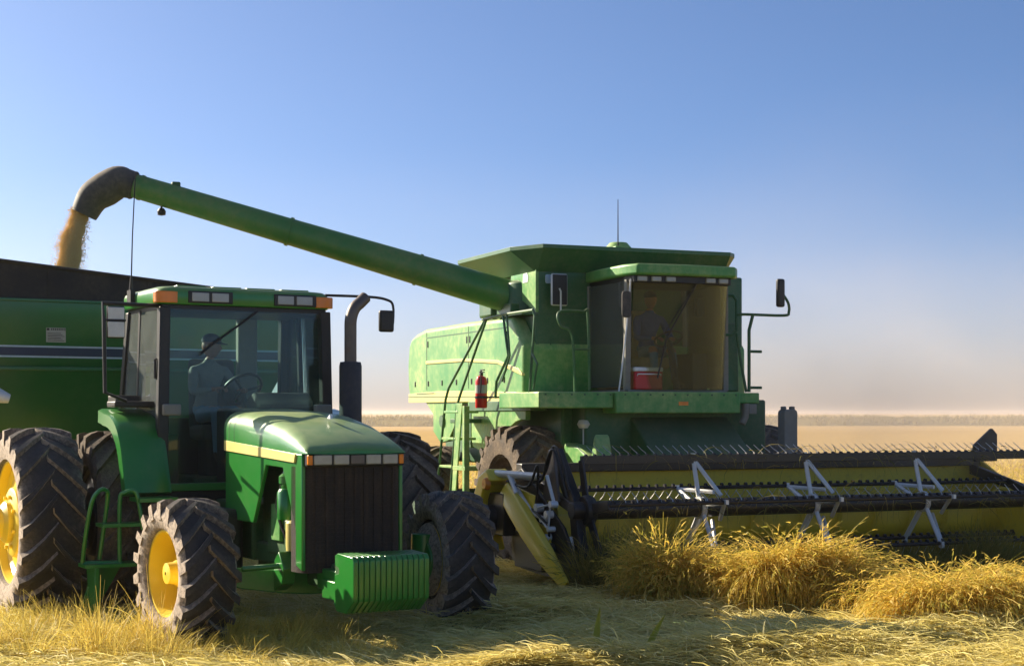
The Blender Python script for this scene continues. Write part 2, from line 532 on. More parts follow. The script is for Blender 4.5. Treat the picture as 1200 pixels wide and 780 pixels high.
# ------------------------------------------------------------------ wheels
def tyre_mb(Rr, W, rim, lugs, lug_h=0.060, lug_w=0.072):
    b = MB()
    h = W / 2
    prof = [(rim, -h * 0.80), (rim + 0.02, -h * 0.90), (rim + (Rr - rim) * 0.45, -h), (Rr - 0.12, -h * 0.97), (Rr - lug_h - 0.02, -h * 0.86),
            (Rr - lug_h, -h * 0.5), (Rr - lug_h + 0.008, 0), (Rr - lug_h, h * 0.5), (Rr - lug_h - 0.02, h * 0.86), (Rr - 0.12, h * 0.97), (rim + (Rr - rim) * 0.45, h), (rim + 0.02, h * 0.90), (rim, h * 0.80)]
    b.lathe(prof, seg=56)
    step = 2 * math.pi / lugs
    for i in range(lugs):
        for sd in (-1, 1):
            a0 = i * step + (step / 2 if sd > 0 else 0)
            jit = random.uniform(-0.008, 0.008)
            path = [(sd * -0.02, 0.0, Rr - lug_h - 0.02, Rr), (sd * h * 0.35, 0.55 * step, Rr - lug_h - 0.02, Rr), (sd * h * 0.72, 0.98 * step, Rr - lug_h - 0.03, Rr - 0.008),
                    (sd * h * 0.99, 1.22 * step, Rr - lug_h - 0.06, Rr - 0.03), (sd * h * 1.015, 1.34 * step, Rr - 0.17, Rr - 0.14)]
            secs = []
            for k, (y, da, rb, rt) in enumerate(path):
                ang = -(a0 + da) + jit
                hw = lug_w / Rr * (0.62 + 0.16 * k) * 0.5
                q = []
                for (aa, rr) in ((-hw * 1.35, rb), (-hw, rt), (hw, rt), (hw * 1.35, rb)):
                    q.append((rr * math.cos(ang + aa), y, rr * math.sin(ang + aa)))
                secs.append(q)
            b.loft(secs)
    return b

def rim_mb(rim, W, out, dish=0.55):
    """out: +1 or -1, the side the disc faces; dish: how deep the disc sits."""
    h = W / 2 * 0.84
    prof = [(rim + 0.025, h), (rim + 0.03, h * 0.96), (rim - 0.015, h * 0.93), (rim - 0.03, h * 0.6), (rim - 0.05, h * (1 - dish)), (rim * 0.86, h * (1 - dish) - 0.03),
            (rim * 0.60, h * (1 - dish) - 0.01), (rim * 0.56, h * (1 - dish) + 0.05), (rim * 0.50, h * (1 - dish) + 0.07), (0.02, h * (1 - dish) + 0.075)]
    b = MB()
    b.lathe([(r, out * y) for r, y in prof], seg=48)
    b.lathe([(rim - 0.03, -out * h), (rim - 0.05, 0), (rim - 0.05, out * h * (1 - dish))], seg=48)
    return b

def hub_mb(rim, W, out, dish=0.55):
    h = W / 2 * 0.84
    y0 = h * (1 - dish) + 0.07
    b = MB()
    b.lathe([(rim * 0.34, out * y0), (rim * 0.34, out * (y0 + 0.05)), (rim * 0.26, out * (y0 + 0.09)), (rim * 0.24, out * (y0 + 0.16)), (0.015, out * (y0 + 0.17))], seg=28)
    for k in range(8):
        a = k * math.pi / 4
        c = (rim * 0.43 * math.cos(a), 0, rim * 0.43 * math.sin(a))
        b.lathe([(0.02, out * (y0 - 0.01)), (0.02, out * (y0 + 0.03)), (0.002, out * (y0 + 0.032))], org=c, seg=6)
    return b

def make_wheel(root, centre, Rr, W, rim, lugs, out, tyre_mat, rim_mat, dish=0.55, steer=0.0, spin=0.0, hub_mat=None, label=None):
    w = rim_mb(rim, W, out, dish).build('wheel', rim_mat, root)
    w.location = centre
    w.rotation_euler = (0, spin, steer)
    if label:
        w['label'] = label
    tyre_mb(Rr, W, rim, lugs).build('tyre', tyre_mat, w, smooth=40)
    hub_mb(rim, W, out, dish).build('hub', hub_mat or rim_mat, w)
    return w

# ------------------------------------------------------------------ people
def skin_body(verts, edges, radii, root, sub=2):
    me = bpy.data.meshes.new("skin_tmp")
    me.from_pydata(verts, edges, [])
    o = bpy.data.objects.new("skin_tmp", me)
    COL.objects.link(o)
    sk = o.modifiers.new("skin", 'SKIN')
    sk.branch_smoothing = 0.4
    for i, r in enumerate(radii):
        d = me.skin_vertices[0].data[i]
        d.radius = r if isinstance(r, (tuple, list)) else (r, r)
        d.use_root = (i == root)
    sb = o.modifiers.new("sub", 'SUBSURF')
    sb.levels = sub
    sb.render_levels = sub
    dg = bpy.context.evaluated_depsgraph_get()
    ev = o.evaluated_get(dg)
    new = bpy.data.meshes.new_from_object(ev)
    bpy.data.objects.remove(o)
    return new

def head_mesh(c, fwd, size=0.115):
    """A head with brow, nose, lips, chin, ears and eye sockets, looking along fwd."""
    bm = bmesh.new()
    bmesh.ops.create_uvsphere(bm, u_segments=40, v_segments=28, radius=1.0)
    for v in bm.verts:
        x, y, z = v.co
        f = max(0.0, x)
        sx, sy, sz = 0.86, 0.68, 1.04
        nx, ny, nz = x * sx, y * sy, z * sz
        if z < -0.1:
            k = min(1, (-0.1 - z) / 0.9)
            ny *= 1 - 0.30 * k
            nx = nx * (1 - 0.16 * k) + 0.10 * k * (1 if x > 0 else 0.3)
        g = lambda cy, cz, wy, wz: math.exp(-((y - cy) / wy) ** 2 - ((z - cz) / wz) ** 2) if x > 0 else 0.0
        nx += 0.20 * g(0, -0.20, 0.13, 0.17) + 0.05 * g(0, 0.02, 0.10, 0.2)
        nx += 0.055 * g(0, -0.52, 0.22, 0.06) + 0.05 * g(0, -0.63, 0.2, 0.06) + 0.09 * g(0, -0.86, 0.3, 0.14)
        nx -= 0.09 * g(0.28, 0.03, 0.15, 0.10) + 0.09 * g(-0.28, 0.03, 0.15, 0.10)
        nx += 0.05 * g(0.28, 0.20, 0.25, 0.08) + 0.05 * g(-0.28, 0.20, 0.25, 0.08)
        v.co = (nx * size, ny * size, nz * size)
    for s in (-1, 1):
        r = bmesh.ops.create_uvsphere(bm, u_segments=12, v_segments=8, radius=1.0)
        for v in r['verts']:
            v.co = Vector((v.co.x * 0.16 - 0.08, s * 0.66 + v.co.y * 0.07, v.co.z * 0.25 - 0.05)) * size
        r = bmesh.ops.create_uvsphere(bm, u_segments=10, v_segments=8, radius=0.085)
        for v in r['verts']:
            v.co = Vector((v.co.x + 0.70, v.co.y + s * 0.27, v.co.z + 0.04)) * size
    rot = Vector(fwd).normalized().to_track_quat('X', 'Z').to_matrix().to_4x4()
    bmesh.ops.transform(bm, matrix=Matrix.Translation(c) @ rot, verts=bm.verts)
    me = bpy.data.meshes.new("head_tmp")
    bm.to_mesh(me)
    bm.free()
    return me

def hand_chain(V, E, Rad, wrist_i, wrist, d, palm_n, curl=0.9, k=1.0):
    """Adds a palm and five bent fingers to the skin graph."""
    d, n = Vector(d).normalized(), Vector(palm_n).normalized()
    s = d.cross(n).normalized()
    w = Vector(wrist)
    palm = w + d * 0.07 * k
    V.append(palm); Rad.append((0.036 * k, 0.02 * k)); E.append((wrist_i, len(V) - 1))
    pi = len(V) - 1
    for off, ln in ((-0.030, 0.070), (-0.010, 0.080), (0.010, 0.076), (0.030, 0.060)):
        b = palm + s * off * k + d * 0.015
        prev = pi
        dirv = d.copy()
        p = b
        for j in range(3):
            if j:
                dirv = (dirv * math.cos(curl) + n * math.sin(curl)).normalized()
            p = p + dirv * ln / 2.6 * k
            V.append(p); Rad.append(0.0085 * k); E.append((prev, len(V) - 1)); prev = len(V) - 1
    p = w + d * 0.03 - s * 0.03 * k
    V.append(p); Rad.append(0.012 * k); E.append((wrist_i, len(V) - 1)); prev = len(V) - 1
    for j in range(2):
        p = p + (d * 0.6 - s * 0.55 + n * 0.5).normalized() * 0.032 * k
        V.append(p); Rad.append(0.009 * k); E.append((prev, len(V) - 1)); prev = len(V) - 1

def make_person(label, loc, rz, shirt, trousers, look, hands, feet, cap_mat=None, lean=0.06, group=None):
    """A seated adult: pelvis at the origin of the person, facing +x; look: head direction in the person's frame."""
    root = thing('person', label, 'person', loc, rz, group)
    V = [Vector(p) for p in ((0, 0, 0.02), (0.0, 0, 0.16), (lean * 0.6, 0, 0.34), (lean, 0, 0.48), (lean + 0.01, 0, 0.575), (lean + 0.035, 0, 0.63))]
    Rad = [(0.15, 0.125), (0.145, 0.115), (0.165, 0.12), (0.14, 0.10), (0.058, 0.058), (0.052, 0.052)]
    E = [(0, 1), (1, 2), (2, 3), (3, 4), (4, 5)]
    for s, hd, ft in ((-1, hands[0], feet[0]), (1, hands[1], feet[1])):
        sh = Vector((lean, s * 0.185, 0.49))
        hd = Vector(hd)
        mid = (sh + hd) / 2 + Vector((-0.05, s * 0.10, -0.14))
        V += [sh, mid, hd]
        n = len(V)
        Rad += [0.066, 0.048, 0.030]
        E += [(3, n - 3), (n - 3, n - 2), (n - 2, n - 1)]
        hand_chain(V, E, Rad, n - 1, hd, (hd - mid), Vector((0, -s * 0.3, -1)))
        hip = Vector((0.02, s * 0.095, 0.0))
        ft = Vector(ft)
        kn = Vector((0.45, s * 0.14, 0.06))
        V += [hip, kn, ft, ft + Vector((0.09, s * 0.01, -0.05)), ft + Vector((0.19, s * 0.02, -0.06))]
        n = len(V)
        Rad += [0.10, 0.068, 0.046, 0.045, 0.034]
        E += [(0, n - 5), (n - 5, n - 4), (n - 4, n - 3), (n - 3, n - 2), (n - 2, n - 1)]
    me = skin_body(V, E, Rad, 0)
    hc = Vector((lean + 0.045, 0, 0.735))
    hm = head_mesh(hc, look)
    bm = bmesh.new()
    bm.from_mesh(me)
    nb = len(bm.faces)
    bm.from_mesh(hm)
    bm.faces.ensure_lookup_table()
    hv = [Vector(h) for h in hands]
    fv = [Vector(f) for f in feet]
    for i, f in enumerate(bm.faces):
        c = f.calc_center_median()
        f.smooth = True
        if i >= nb or c.z > 0.595:
            f.material_index = 2
        elif min((c - h).length for h in hv) < 0.03 or any((c - h).dot(h - Vector((0, h.y, 0.3))) > 0.0 and (c - h).length < 0.20 for h in hv):
            f.material_index = 2
        elif any(c.z < q.z + 0.03 for q in fv):
            f.material_index = 3
        elif c.z < 0.10 or (c.x > 0.2 and c.z < 0.17 and abs(c.y) < 0.3 and c.z < 0.14):
            f.material_index = 1
        else:
            f.material_index = 0
    body = bpy.data.meshes.new("body")
    bm.to_mesh(body)
    bm.free()
    for m in (shirt, trousers, M['skin'], M['shoe']):
        body.materials.append(m)
    o = bpy.data.objects.new("body", body)
    COL.objects.link(o)
    o.parent = root
    if cap_mat:
        b = MB()
        L = Vector(look).normalized()
        q = L.to_track_quat('X', 'Z').to_matrix()
        secs = []
        for k in range(7):
            t = k / 6
            r = math.cos(t * math.pi / 2 * 0.97)
            secs.append([hc + q @ Vector((0.108 * r * math.cos(a), 0.088 * r * math.sin(a), 0.042 + 0.092 * math.sin(t * math.pi / 2))) for a in np.linspace(0, 2 * math.pi, 24, endpoint=False)])
        b.loft(secs)
        top, bot = [], []
        for a in np.linspace(-1.15, 1.15, 11):
            e = hc + q @ Vector((0.10 * math.cos(a), 0.086 * math.sin(a), 0.045))
            g = hc + q @ Vector((0.10 + 0.075 * math.cos(a * 1.3) ** 0.5 if abs(a) < 1.1 else 0.09, 0.085 * math.sin(a), 0.030))
            top.append((e, g))
        b.loft([[e, g, g - Vector((0, 0, 0.006)), e - Vector((0, 0, 0.006))] for e, g in top])
        b.build('cap', cap_mat, root)
    else:
        b = MB()
        q = Vector(look).normalized().to_track_quat('X', 'Z').to_matrix()
        secs = []
        for k in range(7):
            t = k / 6
            r = math.cos(t * math.pi / 2 * 0.97)
            secs.append([hc + q @ Vector((-0.012 + 0.106 * r * math.cos(a), 0.086 * r * math.sin(a), 0.035 + 0.095 * math.sin(t * math.pi / 2))) for a in np.linspace(0, 2 * math.pi, 24, endpoint=False)])
        b.loft(secs).build('hair', M['cap'], root)
    return root

# ================================================================== TRACTOR
TR_O, TR_T = (-1.692, 13.82, 0.0), R(30.0 - 90.0)
tractor = thing('farm_tractor', 'green farm tractor with glazed cab, black exhaust stack and ribbed front weights', 'tractor', TR_O, TR_T)

def hood():
    secs = []
    for x, w, zt, r in ((-1.27, .49, 2.045, .16), (-0.8, .49, 2.04, .17), (-0.3, .485, 2.005, .17), (0.15, .48, 1.925, .15), (0.45, .475, 1.835, .12), (0.64, .47, 1.755, .07), (0.72, .46, 1.705, .035), (0.735, .455, 1.675, .01)):
        q = [(x, -w, 1.655)]
        for a in np.linspace(0, 90, 6):
            q.append((x, -w + r * (1 - math.cos(R(a))), zt - 0.03 - r + r * math.sin(R(a)) if zt - r - .03 > 1.66 else 1.66 + (zt - 0.03 - 1.66) * math.sin(R(a))))
        q.append((x, 0, zt))
        q += [(p[0], -p[1], p[2]) for p in reversed(q[:-1])]
        secs.append(q)
    b = MB()
    b.loft(secs)
    o = b.build('hood', M['hood'], tractor, smooth=50)
    g = MB()
    for x in (-1.13, -0.99):                       # pressed joint lines where the hood meets the cowl
        q = []
        for (px, py, pz) in secs[0]:
            q.append((py * 1.004, pz + 0.001))
        g.loft([[(x, a, c) for a, c in q], [(x + 0.012, a, c) for a, c in q]], caps=False, close=False)
    g.build('seam', M['green_dark'], o)
    e = MB()
    e.prism([(0.10, 1.952), (0.17, 1.950), (0.16, 1.99), (0.12, 1.97)], -0.012, 0.012)
    e.build('ornament', M['white'], o)
    return o
hood()
b = MB()
PANEL = [(-1.27, 1.00), (-.52, 1.00), (-.46, 1.10), (-.206, 1.535), (.2, 1.525), (.50, 1.0), (.50, .70), (.64, .66), (.64, 1.654), (-1.27, 1.654)]
for s in (-1, 1):
    p = MB()
    p.prism(PANEL, s * .44, s * .475)
    p.build('side_panel', M['green'], tractor, bevel=.008)
    q = MB()
    q.prism([(-1.27, 1.645), (.50, 1.575), (.53, 1.645), (.50, 1.655), (-1.27, 1.745)], s * .470, s * .492)
    q.build('stripe', M['cream'], tractor, bevel=.004)
# nose: lamp band, grille
b = MB()
b.box(.42, .715, -.455, .455, 1.545, 1.668)
nose = b.build('lamp_band', M['black'], tractor, bevel=.012)
for y0, y1 in ((-.40, -.235), (-.215, -.075), (.085, .225), (.245, .385)):
    MB().box(.70, .735, y0, y1, 1.562, 1.648).build('headlight', M['lens'], nose, bevel=.01)
MB().box(.70, .735, -.455, -.412, 1.562, 1.648).build('turn_signal', M['amber'], nose, bevel=.008)
MB().box(.70, .728, .40, .445, 1.562, 1.648).build('turn_signal', M['amber'], nose, bevel=.008)
MB().box(.70, .73, -.060, .070, 1.565, 1.645).build('badge', M['pipe'], nose, bevel=.006)
b = MB()
q = []
for a in np.linspace(0, 90, 6):
    q.append((.50 + .17 * math.sin(R(a)), -.475 + .10 * (1 - math.cos(R(a)))))
outl = [(.40, -.475)] + q + [(x, -y) for x, y in reversed(q)] + [(.40, .475)]
b.prism(outl, .64, 1.543, axis='z')
for y in np.arange(-.36, .37, .09):
    b.box(.662, .684, y - .006, y + .006, .66, 1.53)
for z in np.arange(.70, 1.52, .035):
    b.box(.664, .676, -.39, .39, z - .003, z + .003)
b.build('grille', M['grille'], tractor, smooth=50)
# engine in the side opening
b = MB()
b.box(-.9, .42, -.24, .24, .75, 1.50)
b.box(-.55, .30, -.33, .33, .72, 1.05)
b.box(-1.3, .45, -.30, .30, .62, .80)
eng = b.build('engine', M['green_dark'], tractor, bevel=.02)
b = MB()
b.lathe([(.0, 1.06), (.085, 1.06), (.09, 1.10), (.09, 1.30), (.07, 1.33), (.0, 1.34)], org=(.02, -.36, 0), axis='z', seg=20)
b.lathe([(.0, 1.33), (.05, 1.33), (.055, 1.36), (.075, 1.38), (.075, 1.44), (.04, 1.47), (.03, 1.51), (0, 1.515)], org=(.02, -.36, 0), axis='z', seg=20)
b.build('fuel_filter', M['green'], eng)
b = MB()
b.lathe([(.0, .80), (.075, .80), (.078, .84), (.078, 1.04), (.06, 1.06), (0, 1.06)], org=(.22, -.37, 0), axis='z', seg=18)
b.build('oil_filter', M['cream'], eng)
b = MB()
for pts in (((.1, -.36, 1.42), (.25, -.38, 1.35), (.3, -.36, 1.1), (.2, -.34, .95)), ((-.05, -.37, 1.40), (-.15, -.39, 1.2), (-.1, -.37, 1.0), (.0, -.33, .85)), ((.3, -.33, 1.45), (.36, -.37, 1.25), (.34, -.36, 1.0))):
    b.tube(pts, .016, 8, smooth=5)
b.build('hose', M['black'], eng)
for q in ((-.10, .05, -.40, -.33, 1.12, 1.26), (.26, .33, -.385, -.33, 1.05, 1.22), (-.38, -.16, -.36, -.30, .85, 1.18)):
    MB().box(*q).build('bracket', M['cgreen'], eng, bevel=.01)
# chassis, front axle, weights
b = MB()
b.box(-2.9, -.9, -.34, .34, .62, 1.15)
b.box(-1.1, .78, -.22, .22, .48, .72)
b.box(-3.3, -2.3, -.45, .45, .55, 1.35)
for s in (-1, 1):
    b.tube([(-2.75, s * .35, .93), (-2.75, s * 2.2, .93)], [.2, .13, .12], 18)
b.build('chassis', M['green_dark'], tractor, bevel=.03)
b = MB()
sec = lambda y, zc, hx, hz: [(-hx, y, zc - hz), (hx, y, zc - hz), (hx, y, zc + hz), (-hx, y, zc + hz)]
b.loft([sec(y, zc, hx, hz) for y, zc, hx, hz in ((-1.02, .63, .10, .10), (-.80, .56, .10, .085), (-.45, .52, .12, .10), (-.2, .53, .15, .13), (.2, .53, .15, .13), (.45, .52, .12, .10), (.80, .56, .10, .085), (1.02, .63, .10, .10))])
b.tube([(.20, -.85, .66), (.22, -.3, .68), (.22, .3, .68), (.20, .85, .66)], .026, 8)
for s in (-1, 1):
    b.tube([(0, s * .98, .40), (0, s * 1.0, .88)], [.11, .10, .12, .11], 16)
    b.lathe([(.02, s * 1.28), (.17, s * 1.28), (.19, s * 1.20), (.20, s * .98), (.12, s * .95), (.02, s * .95)], org=(0, 0, .635), seg=24)
    b.prism([(.05, .42), (.30, .52), (.34, .66), (.22, .80), (.12, .72)], s * .40, s * .52)
b.build('front_axle', M['green'], tractor, bevel=.015)
b = MB()
b.box(.55, 1.02, -.30, .30, .50, .68)
b.box(.75, 1.04, -.34, .34, .44, .60)
wt = b.build('weight_bracket', M['green'], tractor, bevel=.012)
prof = [(1.02, .42), (1.06, .36), (1.26, .36), (1.41, .47), (1.42, .50), (1.42, .80), (1.39, .835), (1.10, .845), (1.04, .82), (1.04, .74), (1.12, .72), (1.12, .68), (1.03, .66)]
for k in range(14):
    y = -.345 + k * .0495
    MB().prism(prof, y, y + .043).build('weight', M['green'], wt, bevel=.007)
b = MB()
b.box(1.035, 1.30, -.338, .338, .40, .80)
b.build('weight_core', M['green_dark'], wt)

# wheels
make_wheel(tractor, (0, -1.276, .637), .637, .50, .37, 18, -1, M['tyre'], M['yellow'], 1.25, R(4), .1)
make_wheel(tractor, (0, 1.276, .637), .637, .50, .37, 18, 1, M['tyre'], M['yellow'], .75, R(-6), .23)
MB().lathe([(.36, 1.13), (.34, 1.06), (.22, 1.00), (.02, 1.00)], org=(0, 0, .637), seg=28).build('rim_shade_dish', M['tyre'], tractor)  # added dark dish, stands in for shade on the left wheel's inner side
make_wheel(tractor, (-2.75, -1.93, .93), .93, .62, .60, 20, -1, M['tyre'], M['yellow'], .35, 0, .3)
make_wheel(tractor, (-2.75, -1.22, .91), .91, .54, .58, 20, -1, M['mud'], M['black'], .35, 0, .17)
make_wheel(tractor, (-2.75, 1.93, .90), .90, .62, .58, 20, 1, M['mud'], M['yellow'], .35, 0, .3)

# cab
b = MB()
rp = []
for x, y in ((-3.25, -.93), (-1.95, -.93), (-1.95, .93), (-3.25, .93)):
    rp.append((x, y))
def rounded(pts, r, n=5):
    out = []
    m = len(pts)
    for i in range(m):
        p, a, c = Vector(pts[i]), Vector(pts[i - 1]), Vector(pts[(i + 1) % m])
        u, w = (a - p).normalized(), (c - p).normalized()
        for k in range(n + 1):
            t = k / n
            q = p + u * r * (1 - t) ** 2 + w * r * t ** 2
            out.append((q.x, q.y))
    return out
outl = rounded(rp, .17)
secs = []
for z, k in ((3.075, .99), (3.09, 1.0), (3.19, 1.0), (3.225, .985), (3.25, .94), (3.265, .80)):
    secs.append([((x + 2.6) * k - 2.6, y * k, z) for x, y in outl])
b.loft(secs)
for y in (-.55, -.18, .18, .55):                   # shallow crowns pressed into the roof
    b.box(-3.0, -2.05, y - .15, y + .15, 3.255, 3.272)
roof = b.build('roof', M['hood'], tractor, bevel=.006, smooth=40)
for y0 in (-.62, .28):
    h = MB().box(-1.965, -1.935, y0, y0 + .46, 3.092, 3.212).build('lamp_housing', M['black'], roof, bevel=.008)
    for d in (.035, .24):
        MB().box(-1.94, -1.926, y0 + d, y0 + d + .175, 3.108, 3.196).build('work_lamp', M['lens'], roof, bevel=.012)
for s in (-1, 1):
    MB().prism(rounded([(-2.10, s * .945), (-1.935, s * .945), (-1.935, s * .70), (-2.10, s * .70)], .08, 4), 3.088, 3.20, axis='z').build('beacon', M['amber'], roof, bevel=.006)
b = MB()
b.box(-3.18, -1.99, -.87, .87, 3.02, 3.078)
b.build('headliner', M['black'], tractor, bevel=.01)
# cab frame
b = MB()
def post(p, q, w, d):
    p, q = Vector(p), Vector(q)
    b.loft([[c + Vector((sx * d, sy * w, 0)) for sx, sy in ((-1, -1), (1, -1), (1, 1), (-1, 1))] for c in (p, q)])
for s in (-1, 1):
    b = MB(); post((-1.98, s * .885, 1.18), (-2.0, s * .85, 3.05), .055, .05); b.build('pillar', M['black'], tractor, bevel=.012)
    b = MB(); post((-2.72, s * .90, 1.75), (-2.72, s * .86, 3.05), .025, .03); b.build('door_post', M['black'], tractor, bevel=.008)
    b = MB(); post((-3.30, s * .90, 1.75), (-3.12, s * .85, 3.05), .05, .05); b.build('pillar', M['black'], tractor, bevel=.012)
b = MB()
b.box(-3.3, -1.95, -.90, .90, 1.02, 1.24)
b.box(-3.35, -2.6, -.92, -.5, 1.2, 1.78)
b.box(-3.35, -2.6, .5, .92, 1.2, 1.78)
b.box(-3.35, -3.22, -.9, .9, 1.2, 1.95)
b.build('cab_floor', M['black'], tractor, bevel=.02)
b = MB()
b.box(-1.99, -1.90, -.92, .92, 1.235, 1.31)
b.build('sill', M['green'], tractor, bevel=.01)
def pane(name, quad, mat, parent, t=.008):
    q = [Vector(p) for p in quad]
    n = (q[1] - q[0]).cross(q[3] - q[0]).normalized() * t
    m = MB()
    m.add(q + [p + n for p in q], [(0, 1, 2, 3), (7, 6, 5, 4), (0, 4, 5, 1), (1, 5, 6, 2), (2, 6, 7, 3), (3, 7, 4, 0)])
    return m.build(name, mat, parent, smooth=10)
pane('windshield', [(-1.945, -.83, 1.31), (-1.945, .83, 1.31), (-1.965, .80, 3.03), (-1.965, -.80, 3.03)], M['glass_t'], tractor)
for s in (-1, 1):
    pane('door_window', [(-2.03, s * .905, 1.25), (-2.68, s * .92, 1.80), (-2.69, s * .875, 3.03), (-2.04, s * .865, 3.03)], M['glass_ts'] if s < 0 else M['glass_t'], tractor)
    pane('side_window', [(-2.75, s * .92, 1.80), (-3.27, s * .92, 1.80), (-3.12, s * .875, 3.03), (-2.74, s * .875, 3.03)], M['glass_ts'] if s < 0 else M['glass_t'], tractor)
pane('rear_window', [(-3.30, -.85, 1.96), (-3.30, .85, 1.96), (-3.14, .80, 3.03), (-3.14, -.80, 3.03)], M['glass_t'], tractor)
b = MB()
b.tube([(-2.03, -.895, 2.55), (-2.03, -.93, 2.53), (-2.03, -.93, 2.35), (-2.03, -.895, 2.33)], .012, 8)
b.build('door_handle', M['black'], tractor)
b = MB()
b.tube([(-1.93, .10, 3.03), (-1.915, -.50, 2.60)], .011, 6)
b.tube([(-1.925, -.18, 2.84), (-1.915, -.52, 2.57)], .006, 6)
b.build('wiper', M['black'], tractor)
# cab inside
b = MB()
b.box(-3.02, -2.52, -.27, .27, 1.72, 1.88)
b.prism([(-3.10, 1.80), (-2.94, 1.84), (-3.02, 2.58), (-3.14, 2.58)], -.25, .25)
b.box(-2.95, -2.6, -.20, .20, 1.24, 1.74)
b.build('seat', M['seat'], tractor, bevel=.05, segs=3)
b = MB()
b.box(-2.28, -2.0, -.22, .42, 1.25, 2.05)
b.prism([(-2.0, 2.03), (-2.35, 2.03), (-2.30, 2.17), (-2.12, 2.22), (-2.0, 2.12)], .12, .74)
b.build('dashboard', M['seat'], tractor, bevel=.03)
b = MB()
b.tube([(-2.25, .12, 1.7), (-2.42, .12, 2.20)], .035, 10)
cc, nrm = Vector((-2.45, .12, 2.25)), Vector((-.62, -.12, .62)).normalized()
u = nrm.cross(Vector((0, 1, 0))).normalized(); w = nrm.cross(u)
ring = [cc + (u * math.cos(a) + w * math.sin(a)) * .215 for a in np.linspace(0, 2 * math.pi, 33)]
b.tube(ring, .017, 8)
for k in range(3):
    a = k * 2.1 + .4
    b.tube([cc - nrm * .03, cc + (u * math.cos(a) + w * math.sin(a)) * .21], .014, 6)
b.build('steering_wheel', M['black'], tractor)
b = MB()
b.box(-3.15, -3.05, .30, .52, 1.9, 3.03)
b.build('rear_post', M['trim'], tractor, bevel=.02)
# fenders
for s in (-1, 1):
    secs = []
    for y, rr in ((.86, 1.10), (.90, 1.12), (1.27, 1.12), (1.31, 1.10), (1.31, .98), (.86, 1.03)):
        secs.append((y, rr))
    b = MB()
    sl = []
    for a in np.linspace(16, 86, 14):
        ca, sa = math.cos(R(a)), math.sin(R(a))
        flat = 1.0 + .07 * max(0, math.cos(R((a - 52) * 4))) if abs(a - 52) < 22 else 1.0
        sl.append([(-2.78 + rr * ca * flat, s * y, .93 + rr * sa * flat) for y, rr in secs])
    b.loft(sl)
    b.build('fender', M['green'], tractor, smooth=40)
# steps
b = MB()
b.tube([(-1.72, -1.72, .58), (-1.68, -1.70, .85), (-1.62, -1.66, 1.16), (-1.60, -1.60, 1.27), (-1.62, -1.53, 1.28), (-1.66, -1.50, 1.18), (-1.72, -1.56, .62)], .021, 8, smooth=4)
b.tube([(-1.60, -1.40, .60), (-1.60, -1.40, 1.17), (-1.58, -1.36, 1.25), (-1.55, -1.28, 1.27), (-1.54, -1.24, 1.18), (-1.52, -1.20, .90)], .021, 8, smooth=4)
b.tube([(-1.73, -1.73, .59), (-1.60, -1.38, .59)], .024, 8)
b.box(-1.78, -1.52, -1.58, -1.16, .93, .965)
b.box(-1.80, -1.52, -1.74, -1.20, .555, .59)
b.prism([(-1.60, .56), (-1.34, .56), (-1.60, .12), (-1.74, .12)], -1.78, -1.74, axis='x')
b.prism([(-1.80, .56), (-1.50, .56), (-1.50, .20), (-1.62, .06), (-1.70, .10)], -1.66, -1.62)
b.box(-1.80, -1.45, -1.25, -.88, 1.16, 1.20)
b.build('steps', M['green'], tractor, bevel=.004)
b = MB()
b.box(-1.80, -.95, -.92, -.40, .42, 1.10)
b.build('fuel_tank', M['black'], tractor, bevel=.06, segs=3)
# exhaust
b = MB()
b.lathe([(.02, 1.55), (.11, 1.55), (.115, 1.60), (.115, 2.48), (.105, 2.52), (.02, 2.53)], org=(-1.55, .95, 0), axis='z', seg=24)
b.tube([(-1.55, .60, 1.5), (-1.55, .95, 1.62)], .07, 12)
ex = b.build('muffler', M['navy'], tractor)
b = MB()
pts = catmull([Vector(p) for p in ((-1.55, .95, 2.50), (-1.55, .95, 2.80), (-1.55, .955, 2.96), (-1.56, 1.00, 3.07), (-1.58, 1.07, 3.13), (-1.60, 1.14, 3.19))], 6)
b.tube(pts, .062, 18)
b.build('exhaust_pipe', M['pipe'], tractor)
# mirrors
b = MB()
b.tube([(-1.99, .86, 3.225), (-1.96, 1.35, 3.225), (-1.95, 1.55, 3.20), (-1.95, 1.62, 3.14), (-1.95, 1.62, 2.95)], .014, 8, smooth=4)
arm = b.build('mirror_arm', M['black'], tractor)
MB().box(-1.99, -1.93, 1.46, 1.63, 2.86, 3.09).build('mirror', M['black'], arm, bevel=.025, segs=3)
b = MB()
b.tube([(-2.05, -.87, 3.06), (-1.98, -1.46, 3.06), (-1.97, -1.45, 2.9), (-1.97, -1.44, 2.2), (-2.1, -1.2, 2.12)], .020, 8)
b.tube([(-1.97, -1.46, 2.90), (-1.96, -1.24, 2.90)], .012, 6)
arm = b.build('mirror_arm', M['black'], tractor)
g = MB().box(-1.995, -1.97, -1.42, -1.245, 2.725, 3.035).build('mirror', M['black'], arm, bevel=.02)
for z0, z1 in ((2.735, 2.885), (2.905, 3.025)):
    MB().box(-1.972, -1.960, -1.413, -1.252, z0, z1).build('mirror_glass', M['mirror'], arm, bevel=.012)
